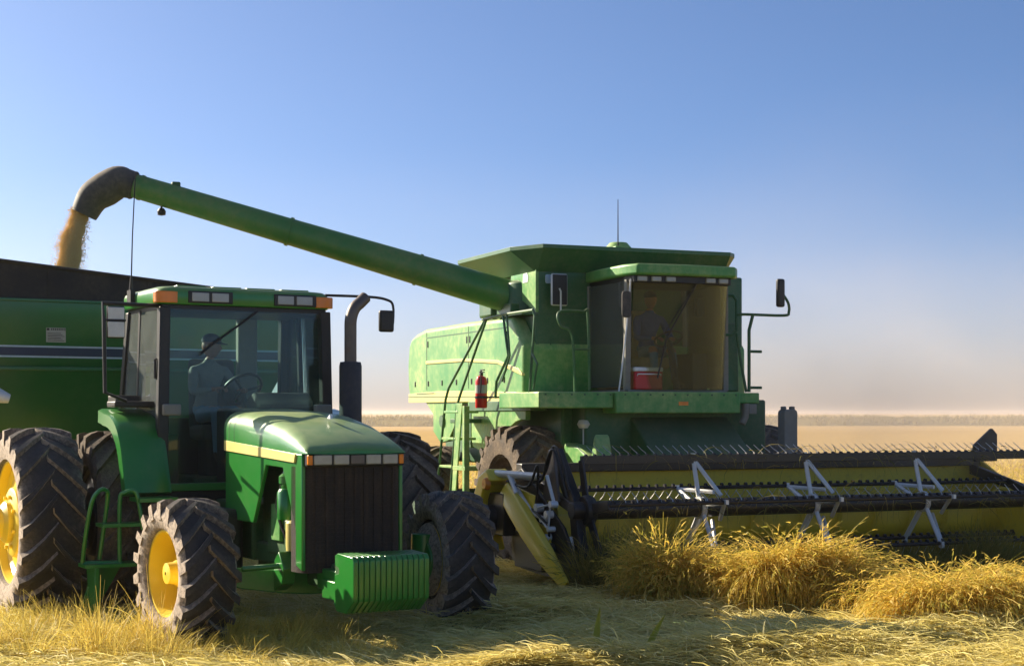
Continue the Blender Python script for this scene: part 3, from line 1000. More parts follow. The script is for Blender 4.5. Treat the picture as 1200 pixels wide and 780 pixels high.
# fender lamps and antenna
for s in (-1, 1):
    MB().box(-1.96, -1.88, s * .80 - .09, s * .80 + .09, 1.98, 2.09).build('cab_lamp', M['trim'], tractor, bevel=.015)
b = MB()
b.tube([(-2.78, -.955, 3.25), (-2.76, -.955, 3.40)], [.022, .016, .012], 8)
b.tube([(-2.76, -.955, 3.38), (-2.74, -.95, 3.8), (-2.70, -.93, 4.46)], [.008, .006], 6)
b.box(-2.85, -2.72, -.975, -.925, 3.10, 3.26)
b.build('antenna', M['black'], tractor)
b = MB()
b.box(-2.5, -2.2, -1.28, -.85, 2.06, 2.12)
b.box(-2.75, -2.45, -1.2, -.95, 2.08, 2.18)
b.build('lamp_bracket', M['black'], tractor, bevel=.015)
# drawbar
b = MB()
b.box(-4.3, -2.9, -.08, .08, .45, .55)
b.build('drawbar', M['green_dark'], tractor)

def tl(x, y, z):
    """A point of the tractor's own frame in the world."""
    c, s = math.cos(TR_T), math.sin(TR_T)
    return (TR_O[0] + x * c - y * s, TR_O[1] + x * s + y * c, z)

make_person('person in grey long sleeved shirt, jeans and dark cap at the tractor steering wheel', tl(-2.86, -.13, 1.97), TR_T + R(12), M['shirt'], M['denim'], (.72, .70, -.06),
            [(.36, -.12, .28), (.40, .20, .27)], [(.50, -.16, -.40), (.52, .17, -.40)], M['cap'])

# ================================================================== GRAIN CART
cart = thing('grain_cart', 'dark green grain cart with a striped front and black top boards, coupled behind the tractor', 'grain cart', TR_O, TR_T)
XF = -5.0
b = MB()
Y0, Y1 = -2.3, 1.58
b.add([(XF, Y0, 2.5), (XF, Y1, 2.5), (XF, Y1, 3.285), (XF, Y0, 3.285), (XF - 5.4, Y0, 2.5), (XF - 5.4, Y1, 2.5), (XF - 5.4, Y1, 3.285), (XF - 5.4, Y0, 3.285),
       (XF - .75, Y0 + .5, 1.15), (XF - .75, Y1 - .5, 1.15), (XF - 4.6, Y0 + .5, 1.15), (XF - 4.6, Y1 - .5, 1.15)],
      [(0, 1, 2, 3), (4, 7, 6, 5), (0, 3, 7, 4), (1, 5, 6, 2), (0, 8, 9, 1), (4, 5, 11, 10), (0, 4, 10, 8), (1, 9, 11, 5), (8, 10, 11, 9)])
b.build('hopper', M['cartgreen'], cart, bevel=.015)
b = MB()
for z0, z1 in ((3.265, 3.30), (2.485, 2.53)):
    b.box(XF - 5.45, XF + .03, Y0 - .03, Y1 + .03, z0, z1)
b.build('rail', M['cartgreen'], cart, bevel=.01)
t = .03
b = MB()
zt = lambda y: 3.715 + (y + 1.799) * -.0855
for (xa, xb) in ((XF - t, XF + .002), (XF - 5.4, XF - 5.4 + t)):
    b.prism([(Y0, 3.30), (Y1, 3.30), (Y1, zt(Y1)), (Y0, zt(Y0))], xa, xb, axis='x')
b.box(XF - 5.38, XF - t, Y0, Y0 + t, 3.30, zt(Y0))
b.box(XF - 5.38, XF - t, Y1 - t, Y1, 3.30, zt(Y1))
b.tube([(XF + .01, Y0, zt(Y0)), (XF + .01, Y1, zt(Y1))], .022, 8)
for y in (-1.25, -.1, .9):
    b.box(XF, XF + .012, y - .02, y + .02, 3.30, zt(y) - .02)
b.build('top_board', M['tarp'], cart)
b = MB()
b.box(XF, XF + .004, Y0, Y1, 2.655, 2.745)
st = b.build('stripe', M['navydecal'], cart)
b = MB()
b.box(XF, XF + .006, Y0, Y1, 2.748, 2.768)
b.box(XF, XF + .006, Y0, Y1, 2.632, 2.652)
b.build('stripe_edge', M['paleblue'], st)
b = MB()
b.box(XF, XF + .004, -1.29, -1.07, 2.81, 2.975)
sk = b.build('sticker', M['sticker'], cart)
b = MB()
for k in range(6):
    b.box(XF + .004, XF + .006, -1.275, -1.085 - .02 * (k % 3), 2.825 + k * .017, 2.830 + k * .017)
b.box(XF + .004, XF + .006, -1.285, -1.255, 2.945, 2.970)
for k in range(7):
    b.box(XF + .004, XF + .006, -1.235 + k * .021, -1.222 + k * .021, 2.948, 2.968)
b.box(XF + .004, XF + .006, -1.085, -1.075, 2.945, 2.970)
b.build('print', M['tarp'], sk)
b = MB()
b.tube([(XF + .15, Y0 + .1, 2.3), (XF + .28, -1.93, 2.21), (XF + .30, -1.76, 2.16)], [.13, .10, .05], 16)
b.build('jack_stand', M['white'], cart)
b = MB()
b.box(XF - 5.0, XF - .3, -.75, -.55, .85, 1.12)
b.box(XF - 5.0, XF - .3, .35, .55, .85, 1.12)
b.prism([(XF - .4, -.7), (XF - .4, .5), (-4.05, .06), (-4.05, -.06)], .50, .66, axis='z')
b.box(XF - .8, XF - .4, -.7, .5, .5, 1.1)
b.tube([(XF - 2.6, -1.9, .85), (XF - 2.6, 1.4, .85)], .10, 12)
b.build('frame', M['green_dark'], cart, bevel=.01)
for y in (-1.9, 1.4):
    make_wheel(cart, (XF - 2.6, y, .86), .86, .62, .42, 22, -1 if y < 0 else 1, M['mud'], M['cartgreen'], .4)
b = MB()
n = 24
vs, fs = [], []
for i in range(n + 1):
    for j in range(n + 1):
        x = XF - .12 - 5.1 * i / n
        y = Y0 + .1 + (Y1 - Y0 - .2) * j / n
        d = math.hypot((x - (-6.2)) / 2.6, (y + 1.2) / 1.8)
        vs.append((x, y, 2.95 + .45 * max(0, 1 - d) + random.uniform(-.015, .015)))
for i in range(n):
    for j in range(n):
        a = i * (n + 1) + j
        fs.append((a, a + 1, a + n + 2, a + n + 1))
b.add(vs, fs)
gh = b.build('grain_heap', M['grain'], None, smooth=60)
gh.location = TR_O
gh.rotation_euler = (0, 0, TR_T)
tag(gh, 'golden rice grain heaped inside the cart behind its black boards', 'grain', kind='stuff')

# ================================================================== COMBINE HARVESTER
CB_O, CB_T = (1.43, 20.98, 0.0), R(22.7 - 90.0)
combine = thing('combine_harvester', 'large green combine harvester with a tinted cab and raised unloading auger, right of the tractor', 'combine harvester', CB_O, CB_T)
YS = -1.38
def cl(x, y, z):
    c, s = math.cos(CB_T), math.sin(CB_T)
    return (CB_O[0] + x * c - y * s, CB_O[1] + x * s + y * c, z)

# body
b = MB()
side = [(-4.68, 2.20), (-4.77, 2.40), (-4.80, 2.75), (-4.74, 3.08), (-4.62, 3.20), (-4.40, 3.26), (-3.95, 3.32), (-2.2, 3.33), (-.42, 3.315), (0.0, 2.92), (0.0, 2.17), (-2.5, 2.14)]
b.prism(side, YS, 2.05)
body = b.build('body', M['cgreen'], combine, bevel=.07, segs=4, smooth=45)
b = MB()
b.prism([(-4.70, 2.17), (-4.70, 2.31), (-3.4, 2.335), (-2.0, 2.325), (0.0, 2.28), (0.0, 2.165), (-2.0, 2.165)], YS - .012, YS + .03)
b.build('stripe', M['cream'], combine, bevel=.004)
b = MB()
b.prism([(-3.86, 2.765), (-3.86, 2.815), (-2.2, 2.80), (-.9, 2.735), (-.15, 2.60), (-.02, 2.53), (-.02, 2.50), (-.9, 2.685), (-2.2, 2.755)], YS - .018, YS + .03)
b.build('pressed_line', M['cream'], body, bevel=.006)
b = MB()
b.prism([(-4.69, 2.255), (-4.69, 2.268), (0.0, 2.228), (0.0, 2.215)], YS - .016, YS)
b.prism([(-4.3, 2.295), (-4.3, 2.312), (-3.5, 2.315), (-3.4, 2.30)], YS - .016, YS)
for x in (-3.86, -2.05):
    b.box(x - .008, x + .008, YS - .004, YS + .01, 2.36, 3.26)
b.box(-3.86, -.60, YS - .004, YS + .01, 3.165, 3.180)
b.build('seam', M['cgreen_dark'], body)
for x in np.arange(-4.4, -.1, .62):
    MB().box(x - .018, x + .018, YS - .010, YS + .01, 2.42, 2.50).build('latch', M['black'], body, bevel=.003)
for x in (-3.80, -2.11, -1.99, -.60):
    MB().box(x - .012, x + .012, YS - .010, YS + .01, 3.02, 3.12).build('hinge', M['black'], body, bevel=.003)
# lower side panels
b = MB()
b.prism([(-4.0, 2.19), (-3.62, 1.98), (-3.62, 1.72), (-3.30, 1.55), (-2.95, 1.58), (-2.62, 1.85), (-2.55, 2.19)], YS + .02, YS + .10)
arch = [(.92 * 1.10 * math.cos(R(a)), .92 + .92 * 1.08 * math.sin(R(a))) for a in range(155, 84, -10)]
b.prism([(-2.05, 2.19), (-2.05, 1.9), (-1.85, 1.52), (-1.32, 1.42), (-1.15, 1.42)] + arch + [(.10, 2.06), (.10, 2.19)], YS - .01, YS + .06)
b.build('lower_panel', M['cgreen'], combine, bevel=.012)
b = MB()
b.lathe([(.01, YS - .01), (.09, YS - .01), (.10, YS + .03)], org=(-3.18, 0, 1.88), seg=18)
b.build('cap_plug', M['cgreen_dark'], combine)
b = MB()
b.box(-1.95, .3, YS - .03, YS + .2, 2.03, 2.17)
b.box(-1.85, -1.45, YS - .36, YS - .03, 1.86, 1.92)
b.box(-1.98, -1.90, YS - .02, YS + .10, 1.5, 2.16)
b.build('frame_rail', M['cgreen_dark'], combine, bevel=.01)
# dark underbody, axles, feeder house
b = MB()
b.box(-4.2, 1.0, -.95, 1.75, 1.25, 2.18)
b.box(-.5, .6, -1.1, 1.9, 1.5, 2.14)
b.tube([(0, -1.5, .92), (0, 2.3, .92)], .17, 14)
b.box(-.25, .25, -1.0, -.75, .75, 1.6)
b.box(-.25, .25, 1.55, 1.8, .75, 1.6)
b.tube([(-3.4, -1.35, .74), (-3.4, 1.9, .74)], .10, 12)
b.build('underbody', M['cgreen_dark'], combine, bevel=.03)
b = MB()
b.prism([(.5, 1.15), (.5, 2.0), (1.0, 1.95), (1.78, 1.36), (1.78, .45)], -.30, 1.15)
b.build('feeder_house', M['cgreen_dark'], combine, bevel=.02)
b = MB()
b.prism([(.62, 1.35), (.72, 1.62), (1.15, 1.58), (1.5, 1.42), (1.6, 1.75), (1.72, 1.40), (1.45, 1.22)], -1.12, -.90)
b.build('drive_shield', M['cgreen'], combine, bevel=.03)
b = MB()
b.tube([(.95, -.95, 1.36), (.95, -.95, 1.83)], .014, 6)
b.lathe([(.01, 1.80), (.06, 1.81), (.085, 1.86), (.06, 1.91), (.01, 1.92)], org=(.95, -.95, 0), axis='z', seg=18)
b.build('round_reflector', M['steel'], combine)
b = MB()
for k, (y, z) in enumerate(((-.05, 1.9), (.15, 1.88), (.35, 1.92), (.9, 1.85))):
    b.tube([(.7, y, z), (1.15, y - .06, z - .25 - .04 * k), (1.5, y + .05, z - .62), (1.85, y + .08, 1.05)], .022, 8, smooth=5)
b.build('hydraulic_hose', M['black'], combine)

# wheels
make_wheel(combine, (0, -1.41, .92), .92, .68, .52, 22, -1, M['mud'], M['mud'], .5, 0, .1)
make_wheel(combine, (0, 2.20, .92), .92, .68, .52, 22, 1, M['mud'], M['mud'], .5, 0, .25)
make_wheel(combine, (-3.4, -1.30, .75), .75, .50, .40, 20, -1, M['mud'], M['yellow'], .5, R(-20), .1)
make_wheel(combine, (-3.4, 1.95, .75), .75, .50, .40, 20, 1, M['mud'], M['yellow'], .5, R(-20), .1)

# grain tank
b = MB()
b.prism([(-1.17, 2.30), (-.30, 2.30), (2.0, 2.30), (2.0, 3.92), (-1.17, 3.92)], -.35, -.02, axis='x')
b.prism([(-2.1, 3.30), (-.35, 3.30), (-.35, 3.925), (-2.1, 3.925)], -1.10, 2.0)
tank = b.build('grain_tank', M['tankgreen'], combine, bevel=.025)
b = MB()
b.prism([(-.88, 3.95), (-.015, 3.945), (-.015, 3.36), (-.03, 3.35), (-.88, 3.70)], -1.20, -1.155)
b.build('tank_side', M['cgreen'], combine, bevel=.006)
b = MB()
b.prism([(-.42, 3.31), (-.015, 3.31), (-.015, 2.34), (-.06, 2.34)], -1.20, -1.15)
b.box(-.95, -.02, -1.40, -1.05, 3.318, 3.345)
b.build('tank_gusset', M['tankgreen'], combine, bevel=.004)
for (pl, pts) in (('s', ((-.45, 3.77), (-.28, 3.77), (-.26, 3.84), (-.30, 3.90), (-.43, 3.89))), ):
    MB().prism(list(pts), -1.206, -1.199).build('decal', M['white'], combine)
MB().prism(rounded([(-1.06, 3.74), (-.90, 3.74), (-.90, 3.86), (-1.06, 3.86)], .03), -.025, -.014, axis='x').build('decal', M['paleblue'], combine)
b = MB()
for y0, y1, z0, z1 in ((-1.05, -.32, 3.32, 3.335), (-1.0, -.34, 2.98, 2.995), (-.99, -.975, 2.32, 3.0)):
    b.box(-.02, -.012, y0, y1, z0, z1)
b.build('panel_seam', M['cgreen_dark'], tank)
# flared hopper extension
x0, x1, y0, y1 = -2.2, 0.0, -1.20, 1.66
X0, X1, Ya, Yb = -2.3, .26, -1.46, 1.80
c = .55
def cham(xa, xb, ya, yb, c):
    return [(xa + .02, ya), (xb - c, ya), (xb, ya + c * .45), (xb, yb - c * .3), (xb - c * .3, yb), (xa + c, yb), (xa, yb - c), (xa, ya + .02)]
lo = cham(x0, x1, y0, y1, .05)
hi = cham(X0, X1, Ya, Yb, c)
b = MB()
n = 8
vs = [(x, y, 3.90) for x, y in lo] + [(x, y, 4.185) for x, y in hi] + [(x, y, 4.235) for x, y in hi] + [(x * .985, y * .985, 4.235) for x, y in hi] + [(x * .97, y * .97, 3.96) for x, y in lo]
fs = []
for k in range(4):
    for i in range(n):
        j = (i + 1) % n
        fs.append((k * n + i, k * n + j, (k + 1) * n + j, (k + 1) * n + i))
fs.append(tuple(range(n)))
fs.append(tuple(range(4 * n, 5 * n)))
b.add(vs, fs)
b.build('hopper_extension', M['tankgreen'], combine, smooth=20, bevel=.012)
b = MB()
b.lathe([(.01, .28), (.12, .27), (.20, .18), (.24, .0)], org=(-.35, .20, 4.10), axis='z', seg=20)
b.box(-.55, -.12, .05, .16, 4.12, 4.30)
b.build('filler_auger', M['cgreen'], combine, bevel=.01)
b = MB()
b.tube([(-.2, .12, 4.2), (-.2, .12, 4.95)], [.010, .005], 6)
b.build('antenna', M['black'], combine)

# cab
b = MB()
pl = [(-.18, -.44), (.40, -.50), (1.15, -.50), (1.40, -.40), (1.46, .30), (1.42, 1.02), (1.30, 1.12), (.2, 1.15), (-.18, 1.10)]
b.prism(pl, 3.765, 3.91, axis='z')
croof = b.build('cab_roof', M['cgreen'], combine, bevel=.03, segs=3)
b = MB()
b.prism([(1.05, -.43), (1.30, -.40), (1.36, .30), (1.31, 1.02), (1.05, 1.08)], 3.675, 3.77, axis='z')
b.prism([(-.1, -.40), (1.1, -.40), (1.1, 1.08), (-.1, 1.08)], 3.70, 3.768, axis='z')
b.build('lamp_rail', M['black'], croof, bevel=.01)
for y in (-.36, -.17, .03, .62, .82):
    x = 1.31 + .055 * (1 - ((y - .3) / .7) ** 2)
    MB().box(x - .03, x + .012, y, y + .14, 3.69, 3.757).build('work_lamp', M['lens'], croof, bevel=.012)
FX = 1.10
b = MB()
for p, q in (((1.03, -.37, 2.29), (1.12, -.40, 3.72)), ((1.03, 1.09, 2.29), (1.12, 1.03, 3.72)), ((-.05, -.38, 2.29), (-.02, -.40, 3.72)), ((-.05, 1.09, 2.29), (-.05, 1.05, 3.72))):
    pb = MB()
    p, q = Vector(p), Vector(q)
    pb.loft([[cc_ + Vector((sx * .035, sy * .04, 0)) for sx, sy in ((-1, -1), (1, -1), (1, 1), (-1, 1))] for cc_ in (p, q)])
    pb.build('cab_pillar', M['trim'], combine, bevel=.01)
b = MB()
sl = []
for y in np.linspace(-.335, 1.055, 13):
    t = (y - .36) / .70
    sl.append([(1.06 + .12 * (1 - t * t), y, 2.30), (1.16 + .12 * (1 - t * t), y, 3.715), (1.152 + .12 * (1 - t * t), y, 3.715), (1.052 + .12 * (1 - t * t), y, 2.30)])
b.loft(sl)
b.build('windshield', M['glass_c'], combine, smooth=60)
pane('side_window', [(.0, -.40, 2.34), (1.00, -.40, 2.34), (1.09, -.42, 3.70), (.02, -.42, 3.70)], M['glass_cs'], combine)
pane('side_window', [(.98, 1.105, 2.34), (.0, 1.105, 2.34), (.0, 1.07, 3.70), (.98, 1.06, 3.70)], M['glass_c'], combine)
b = MB()
b.box(-.10, -.06, -.36, 1.05, 2.29, 2.95)
b.box(-.10, 1.1, -.38, 1.08, 2.20, 2.305)
b.box(-.10, -.06, -.36, -.05, 2.95, 3.7)
b.box(-.10, -.06, .75, 1.05, 2.95, 3.7)
b.build('cab_wall', M['trim'], combine)
b = MB()
b.box(-.05, .40, .18, .62, 2.60, 2.76)
b.prism([(-.10, 2.70), (.06, 2.74), (-.0, 3.42), (-.12, 3.42)], .18, .62)
b.box(.0, .35, .25, .55, 2.30, 2.62)
b.box(.05, .32, -.34, .04, 2.30, 2.58)
b.prism([(.0, 2.55), (.12, 2.58), (.06, 3.12), (-.04, 3.12)], -.33, .05)
b.build('cab_seat', M['tanfab'], combine, bevel=.05, segs=3)
b = MB()
b.tube([(.95, .42, 2.31), (.72, .42, 2.96)], .045, 10)
cc2, n2 = Vector((.70, .42, 2.99)), Vector((-.5, 0, .85)).normalized()
u2 = n2.cross(Vector((0, 1, 0))).normalized(); w2 = n2.cross(u2)
b.tube([cc2 + (u2 * math.cos(a) + w2 * math.sin(a)) * .19 for a in np.linspace(0, 2 * math.pi, 29)], .014, 8)
b.tube([cc2 - w2 * .19, cc2 + w2 * .19], .012, 6)
b.box(.2, .75, .76, .98, 2.31, 2.80)
b.box(.62, .70, .86, .98, 3.3, 3.55)
b.build('cab_controls', M['black'], combine, bevel=.01)
b = MB()
b.tube([(1.30, .52, 3.70), (1.30, .06, 2.95), (1.29, -.06, 2.45)], .011, 6)
b.tube([(1.31, .46, 3.62), (1.305, .02, 3.02)], .007, 6)
b.build('wiper', M['black'], combine)

# deck, rails, ladder
b = MB()
b.box(.0, 1.32, -1.74, -.70, 2.065, 2.27)
b.box(.85, 1.38, -.70, 1.12, 2.00, 2.275)
b.box(.7, 1.30, 1.12, 1.46, 2.13, 2.27)
b.build('deck', M['cgreen'], combine, bevel=.015)
for y in np.arange(-1.65, 1.05, .18):
    x = 1.322 if y < -.72 else 1.382
    MB().box(x - .004, x + .006, y - .011, y + .011, 2.225, 2.247).build('bolt', M['cgreen_dark'], bpy.data.objects['deck'])
MB().box(1.375, 1.385, .20, .34, 2.10, 2.15).build('amber_reflector', M['amber'], combine)
b = MB()
b.box(1.18, 1.30, 1.30, 1.42, 1.99, 2.12)
b.tube([(1.25, 1.28, 2.13), (1.25, 1.27, 1.95), (1.25, 1.22, 1.86)], .05, 8)
b.build('step_lamp', M['trim'], combine, bevel=.01)
RAIL = .019
b = MB()
b.tube([(.75, -.98, 2.27), (.75, -1.02, 3.0), (.72, -1.16, 3.12), (.70, -1.20, 3.25), (.66, -1.12, 3.325), (.62, -.80, 3.325), (.60, -.72, 3.27), (.60, -.70, 2.29)], RAIL, 8, smooth=5)
b.tube([(.62, -.71, 2.83), (.70, -.96, 2.83)], RAIL * .8, 8)
b.build('handrail', M['tankgreen'], combine)
b = MB()
# left access rails and the steps
b.tube([(-.55, -1.72, 3.26), (-1.85, -1.76, 2.36), (-1.92, -1.78, 2.2), (-2.25, -1.80, .82)], RAIL, 8)
b.tube([(-.50, -1.72, 3.26), (-1.40, -1.76, 2.24), (-1.46, -1.78, 2.1), (-1.68, -1.80, .82)], RAIL, 8)
b.tube([(-.62, -1.72, 3.27), (.10, -1.70, 3.30), (1.05, -1.70, 3.30), (1.10, -1.70, 3.22), (.98, -1.72, 2.25)], RAIL, 8)
b.tube([(.05, -1.70, 3.30), (.28, -1.72, 2.75), (-.08, -1.74, 2.42), (-.12, -1.74, 2.2)], RAIL, 8)
b.tube([(.18, -1.70, 3.30), (.33, -1.72, 2.75), (.12, -1.74, 2.42)], RAIL * .8, 8)
b.tube([(1.05, -1.71, 2.75), (1.18, -1.70, 2.62), (1.10, -1.72, 2.30)], RAIL * .8, 8)
b.build('access_rail', M['tankgreen'], combine)
b = MB()
for xa, xb, z in ((-2.25, -1.68, .82), (-1.70, -1.18, 1.32), (-2.12, -1.62, 1.32)):
    pass
for k, z in enumerate((.82, 1.22, 1.62, 2.0)):
    x = -2.25 + .33 * (z - .82) / 1.3
    b.box(x + .0, x + .56, -1.80, -1.48, z, z + .035)
b.prism([(-1.72, .80), (-1.50, .80), (-1.22, 2.14), (-1.48, 2.14)], -1.795, -1.775)
b.box(-1.62, -1.10, -1.80, -1.44, 1.20, 1.26)
b.box(-1.55, -1.05, -1.80, -1.44, .80, .86)
b.box(-1.20, -1.12, -1.80, -1.72, .8, 2.1)
b.build('ladder', M['cgreen'], combine, bevel=.006)
b = MB()
b.tube([(1.10, 1.08, 3.56), (1.12, 1.16, 3.56), (1.15, 1.20, 3.50), (1.15, 1.20, 3.10), (1.12, 1.14, 3.04), (1.1, 1.06, 3.04)], RAIL * 1.2, 8)
b.tube([(1.15, 1.20, 3.06), (1.15, 1.26, 2.7), (1.18, 1.33, 2.28)], RAIL, 8)
b.tube([(1.15, 1.20, 3.30), (1.2, 1.30, 3.31), (1.2, 1.90, 3.31), (1.2, 1.98, 3.36), (1.2, 1.97, 3.48), (1.2, 1.88, 3.60)], RAIL, 8, smooth=4)
b.tube([(1.2, 1.42, 3.31), (1.2, 1.36, 3.1), (1.2, 1.36, 2.28)], RAIL * 1.2, 8)
b.tube([(1.2, 1.36, 2.82), (1.2, 1.55, 2.82)], RAIL, 8)
b.tube([(1.2, 1.36, 2.34), (1.2, 1.55, 2.34)], RAIL, 8)
rr = b.build('mirror_rail', M['cgreen_dark'], combine)
MB().box(1.16, 1.23, 1.79, 1.91, 3.42, 3.80).build('mirror', M['black'], rr, bevel=.03, segs=3)
b = MB()
b.tube([(.2, -.93, 3.34), (.2, -.93, 3.62), (.2, -.95, 3.66)], RAIL * .7, 6)
rr = b.build('mirror_post', M['steel'], combine)
MB().box(.12, .17, -1.05, -.81, 3.43, 3.86).build('mirror', M['mirror'], rr, bevel=.03, segs=3)
MB().box(.165, .176, -1.035, -.825, 3.445, 3.845).build('mirror_back', M['black'], rr, bevel=.02)
b = MB()
b.tube([(1.24, -.42, 3.72), (1.24, -.48, 3.1), (1.26, -.56, 2.55), (1.26, -.60, 2.28)], RAIL * .55, 6)
rr = b.build('mirror_post', M['steel'], combine)
b = MB()
b.prism(rounded([(-.57, 3.22), (-.44, 3.22), (-.44, 3.56), (-.57, 3.56)], .05), 1.27, 1.30, axis='x')
b.build('mirror', M['boot'], rr, bevel=.01)
b = MB()
b.prism([(.55, 2.29), (1.05, 2.29), (1.02, 3.2), (.9, 3.2)], 1.115, 1.30)
b.build('side_cover', M['tankgreen'], combine, bevel=.02)

# unloading auger
A0, A1 = Vector((-.75, -.85, 3.50)), Vector((-2.60, -6.06, 5.11))
ad = (A1 - A0).normalized()
b = MB()
b.tube([A0, A0 + (A1 - A0) * .25, A0 + (A1 - A0) * .6, A1], [.235, .215, .185, .165], 36)
for t in (.30, .62, .985):
    p = A0 + (A1 - A0) * t
    r = .235 - .07 * t + .010
    b.tube([p - ad * .02, p + ad * .02], r, 36)
b.build('unloading_auger', M['auger'], combine, smooth=40)
aug = combine.children[-1] if False else bpy.data.objects['unloading_auger']
hor = Vector((ad.x, ad.y, 0)).normalized()
b = MB()
sp = [A1 + ad * .0, A1 + ad * .12, A1 + ad * .24 + Vector((0, 0, -.02)), A1 + hor * .40 + Vector((0, 0, -.05)), A1 + hor * .57 + Vector((0, 0, -.17)), A1 + hor * .69 + Vector((0, 0, -.40))]
pts = catmull(sp, 5)
b.tube(pts, [.185, .20, .225, .235, .215, .175], 28, caps=False)
b.tube(pts, [.172, .19, .212, .222, .200, .160], 28, caps=False)
b.tube([pts[1], pts[2]], .196, 28)
spout = b.build('spout', M['boot'], aug)
b = MB()
tip = pts[-1]
OUTLET = tip
p = A0 + (A1 - A0) * .935
b.tube([p, p - Vector((0, 0, .22))], .015, 8)
b.lathe([(.01, -.30), (.055, -.29), (.06, -.24), (.035, -.20), (.01, -.195)], org=(p.x, p.y, p.z), axis='z', seg=16)
b.build('auger_lamp', M['black'], aug)
p = A0 + (A1 - A0) * .90
b = MB()
b.box(p.x - .05, p.x + .05, p.y - .06, p.y + .06, p.z + .14, p.z + .22)
b.build('lifting_eye', M['green_dark'], aug, bevel=.02)
b = MB()
b.lathe([(.02, .0), (.30, .0), (.31, .1), (.29, .46), (.20, .50), (.02, .5)], org=(-.72, -1.02, 3.33), axis='z', seg=24)
b.box(-1.35, -.5, -1.36, -.95, 3.36, 3.50)
b.build('auger_elbow', M['tankgreen'], combine, bevel=.015)
b = MB()
b.box(-1.55, -1.05, -1.42, -1.0, 3.34, 3.70)
b.build('auger_cradle', M['cgreen_dark'], combine, bevel=.04)

# operator, cooler, extinguisher
make_person('person in a blue shirt sitting behind the tinted glass of the harvester cab', cl(.16, .38, 2.80), CB_T, M['bluecloth'], M['denim'], (1, .1, -.05),
            [(.46, -.14, .20), (.46, .14, .20)], [(.52, -.15, -.38), (.52, .15, -.38)], None)
cooler = thing('cooler_box', 'red cooler box with a white lid standing inside the harvester windshield', 'cooler', cl(1.02, -.10, 2.306), CB_T)
MB().box(-.11, .11, -.20, .20, 0, .235).build('tub', M['red'], cooler, bevel=.015)
MB().box(-.118, .118, -.208, .208, .236, .29).build('lid', M['white'], cooler, bevel=.012)
b = MB(); b.tube([(.115, -.17, .18), (.13, -.17, .20), (.13, .17, .20), (.115, .17, .18)], .008, 6); b.build('handle', M['white'], cooler)
ext = thing('fire_extinguisher', 'red fire extinguisher strapped upright to the side rail of the harvester', 'fire extinguisher', cl(-.48, -1.80, 2.07), CB_T)
b = MB()
b.lathe([(.01, 0), (.075, 0), (.082, .02), (.082, .36), (.06, .42), (.03, .44), (.01, .44)], axis='z', seg=24)
cy = b.build('cylinder', M['red'], ext)
b = MB(); b.lathe([(.0835, .20), (.0835, .31)], axis='z', seg=24); b.build('paper_label', M['sticker'], cy)
b = MB(); b.lathe([(.02, .43), (.028, .44), (.028, .49), (.012, .50), (.01, .52)], axis='z', seg=12); b.box(-.02, .11, -.012, .012, .505, .52); b.box(-.02, .10, -.012, .012, .475, .487); b.build('valve', M['black'], ext)
b = MB(); b.tube([(.02, -.02, .47), (.10, -.05, .46), (.12, -.05, .36), (.10, -.05, .20)], .010, 8, smooth=5); b.build('hose', M['black'], ext)
b = MB(); b.lathe([(.086, .13), (.09, .13), (.09, .16), (.086, .16)], axis='z', seg=24); b.box(-.10, .10, .07, .42, .135, .155); b.build('bracket', M['black'], ext)

# ================================================================== HARVESTING HEADER
header = thing('harvesting_header', 'wide yellow harvesting header with a black tined reel, mounted across the front of the harvester', 'header', CB_O, CB_T)
HL, HR = -2.25, 4.55
b = MB()
b.prism([(1.85, 1.31), (1.92, 1.31), (1.98, .55), (2.20, .28), (3.50, .16), (3.50, .12), (2.15, .20), (1.90, .45)], HL, HR)
back = b.build('back_sheet', M['hyellow'], header)
b = MB()
b.box(1.80, 1.98, HL, HR, 1.29, 1.40)
b.box(1.70, 1.85, HL, HR, .35, .50)
b.build('top_beam', M['reel'], header, bevel=.012)
b = MB()
b.tube([(2.45, HL + .05, .62), (2.45, HR - .05, .62)], .20, 20)
for h0, h1, sg in ((HL + .1, 1.0, 1), (HR - .1, 1.2, -1)):
    n = 90
    for i in range(n):
        t0, t1 = i / n, (i + 1) / n
        for (ta, tb) in ((t0, t1),):
            a, c = ta * 12 * math.pi * sg, tb * 12 * math.pi * sg
            ya, yb = h0 + (h1 - h0) * ta, h0 + (h1 - h0) * tb
            q = []
            for (ang, yy) in ((a, ya), (c, yb)):
                for rr_ in (.19, .30):
                    q.append((2.45 + rr_ * math.cos(ang), yy, .62 + rr_ * math.sin(ang)))
            b.add([q[0], q[1], q[3], q[2]], [(0, 1, 2, 3)])
b.build('table_auger', M['hyellow'], header)
b = MB()
b.box(3.44, 3.58, HL, HR, .10, .15)
for k in range(88):
    y = HL + .04 + k * .077
    b.prism([(3.55, y - .014), (3.55, y + .014), (3.72, y)], .115, .135, axis='z')
b.build('cutter_bar', M['steel'], header)

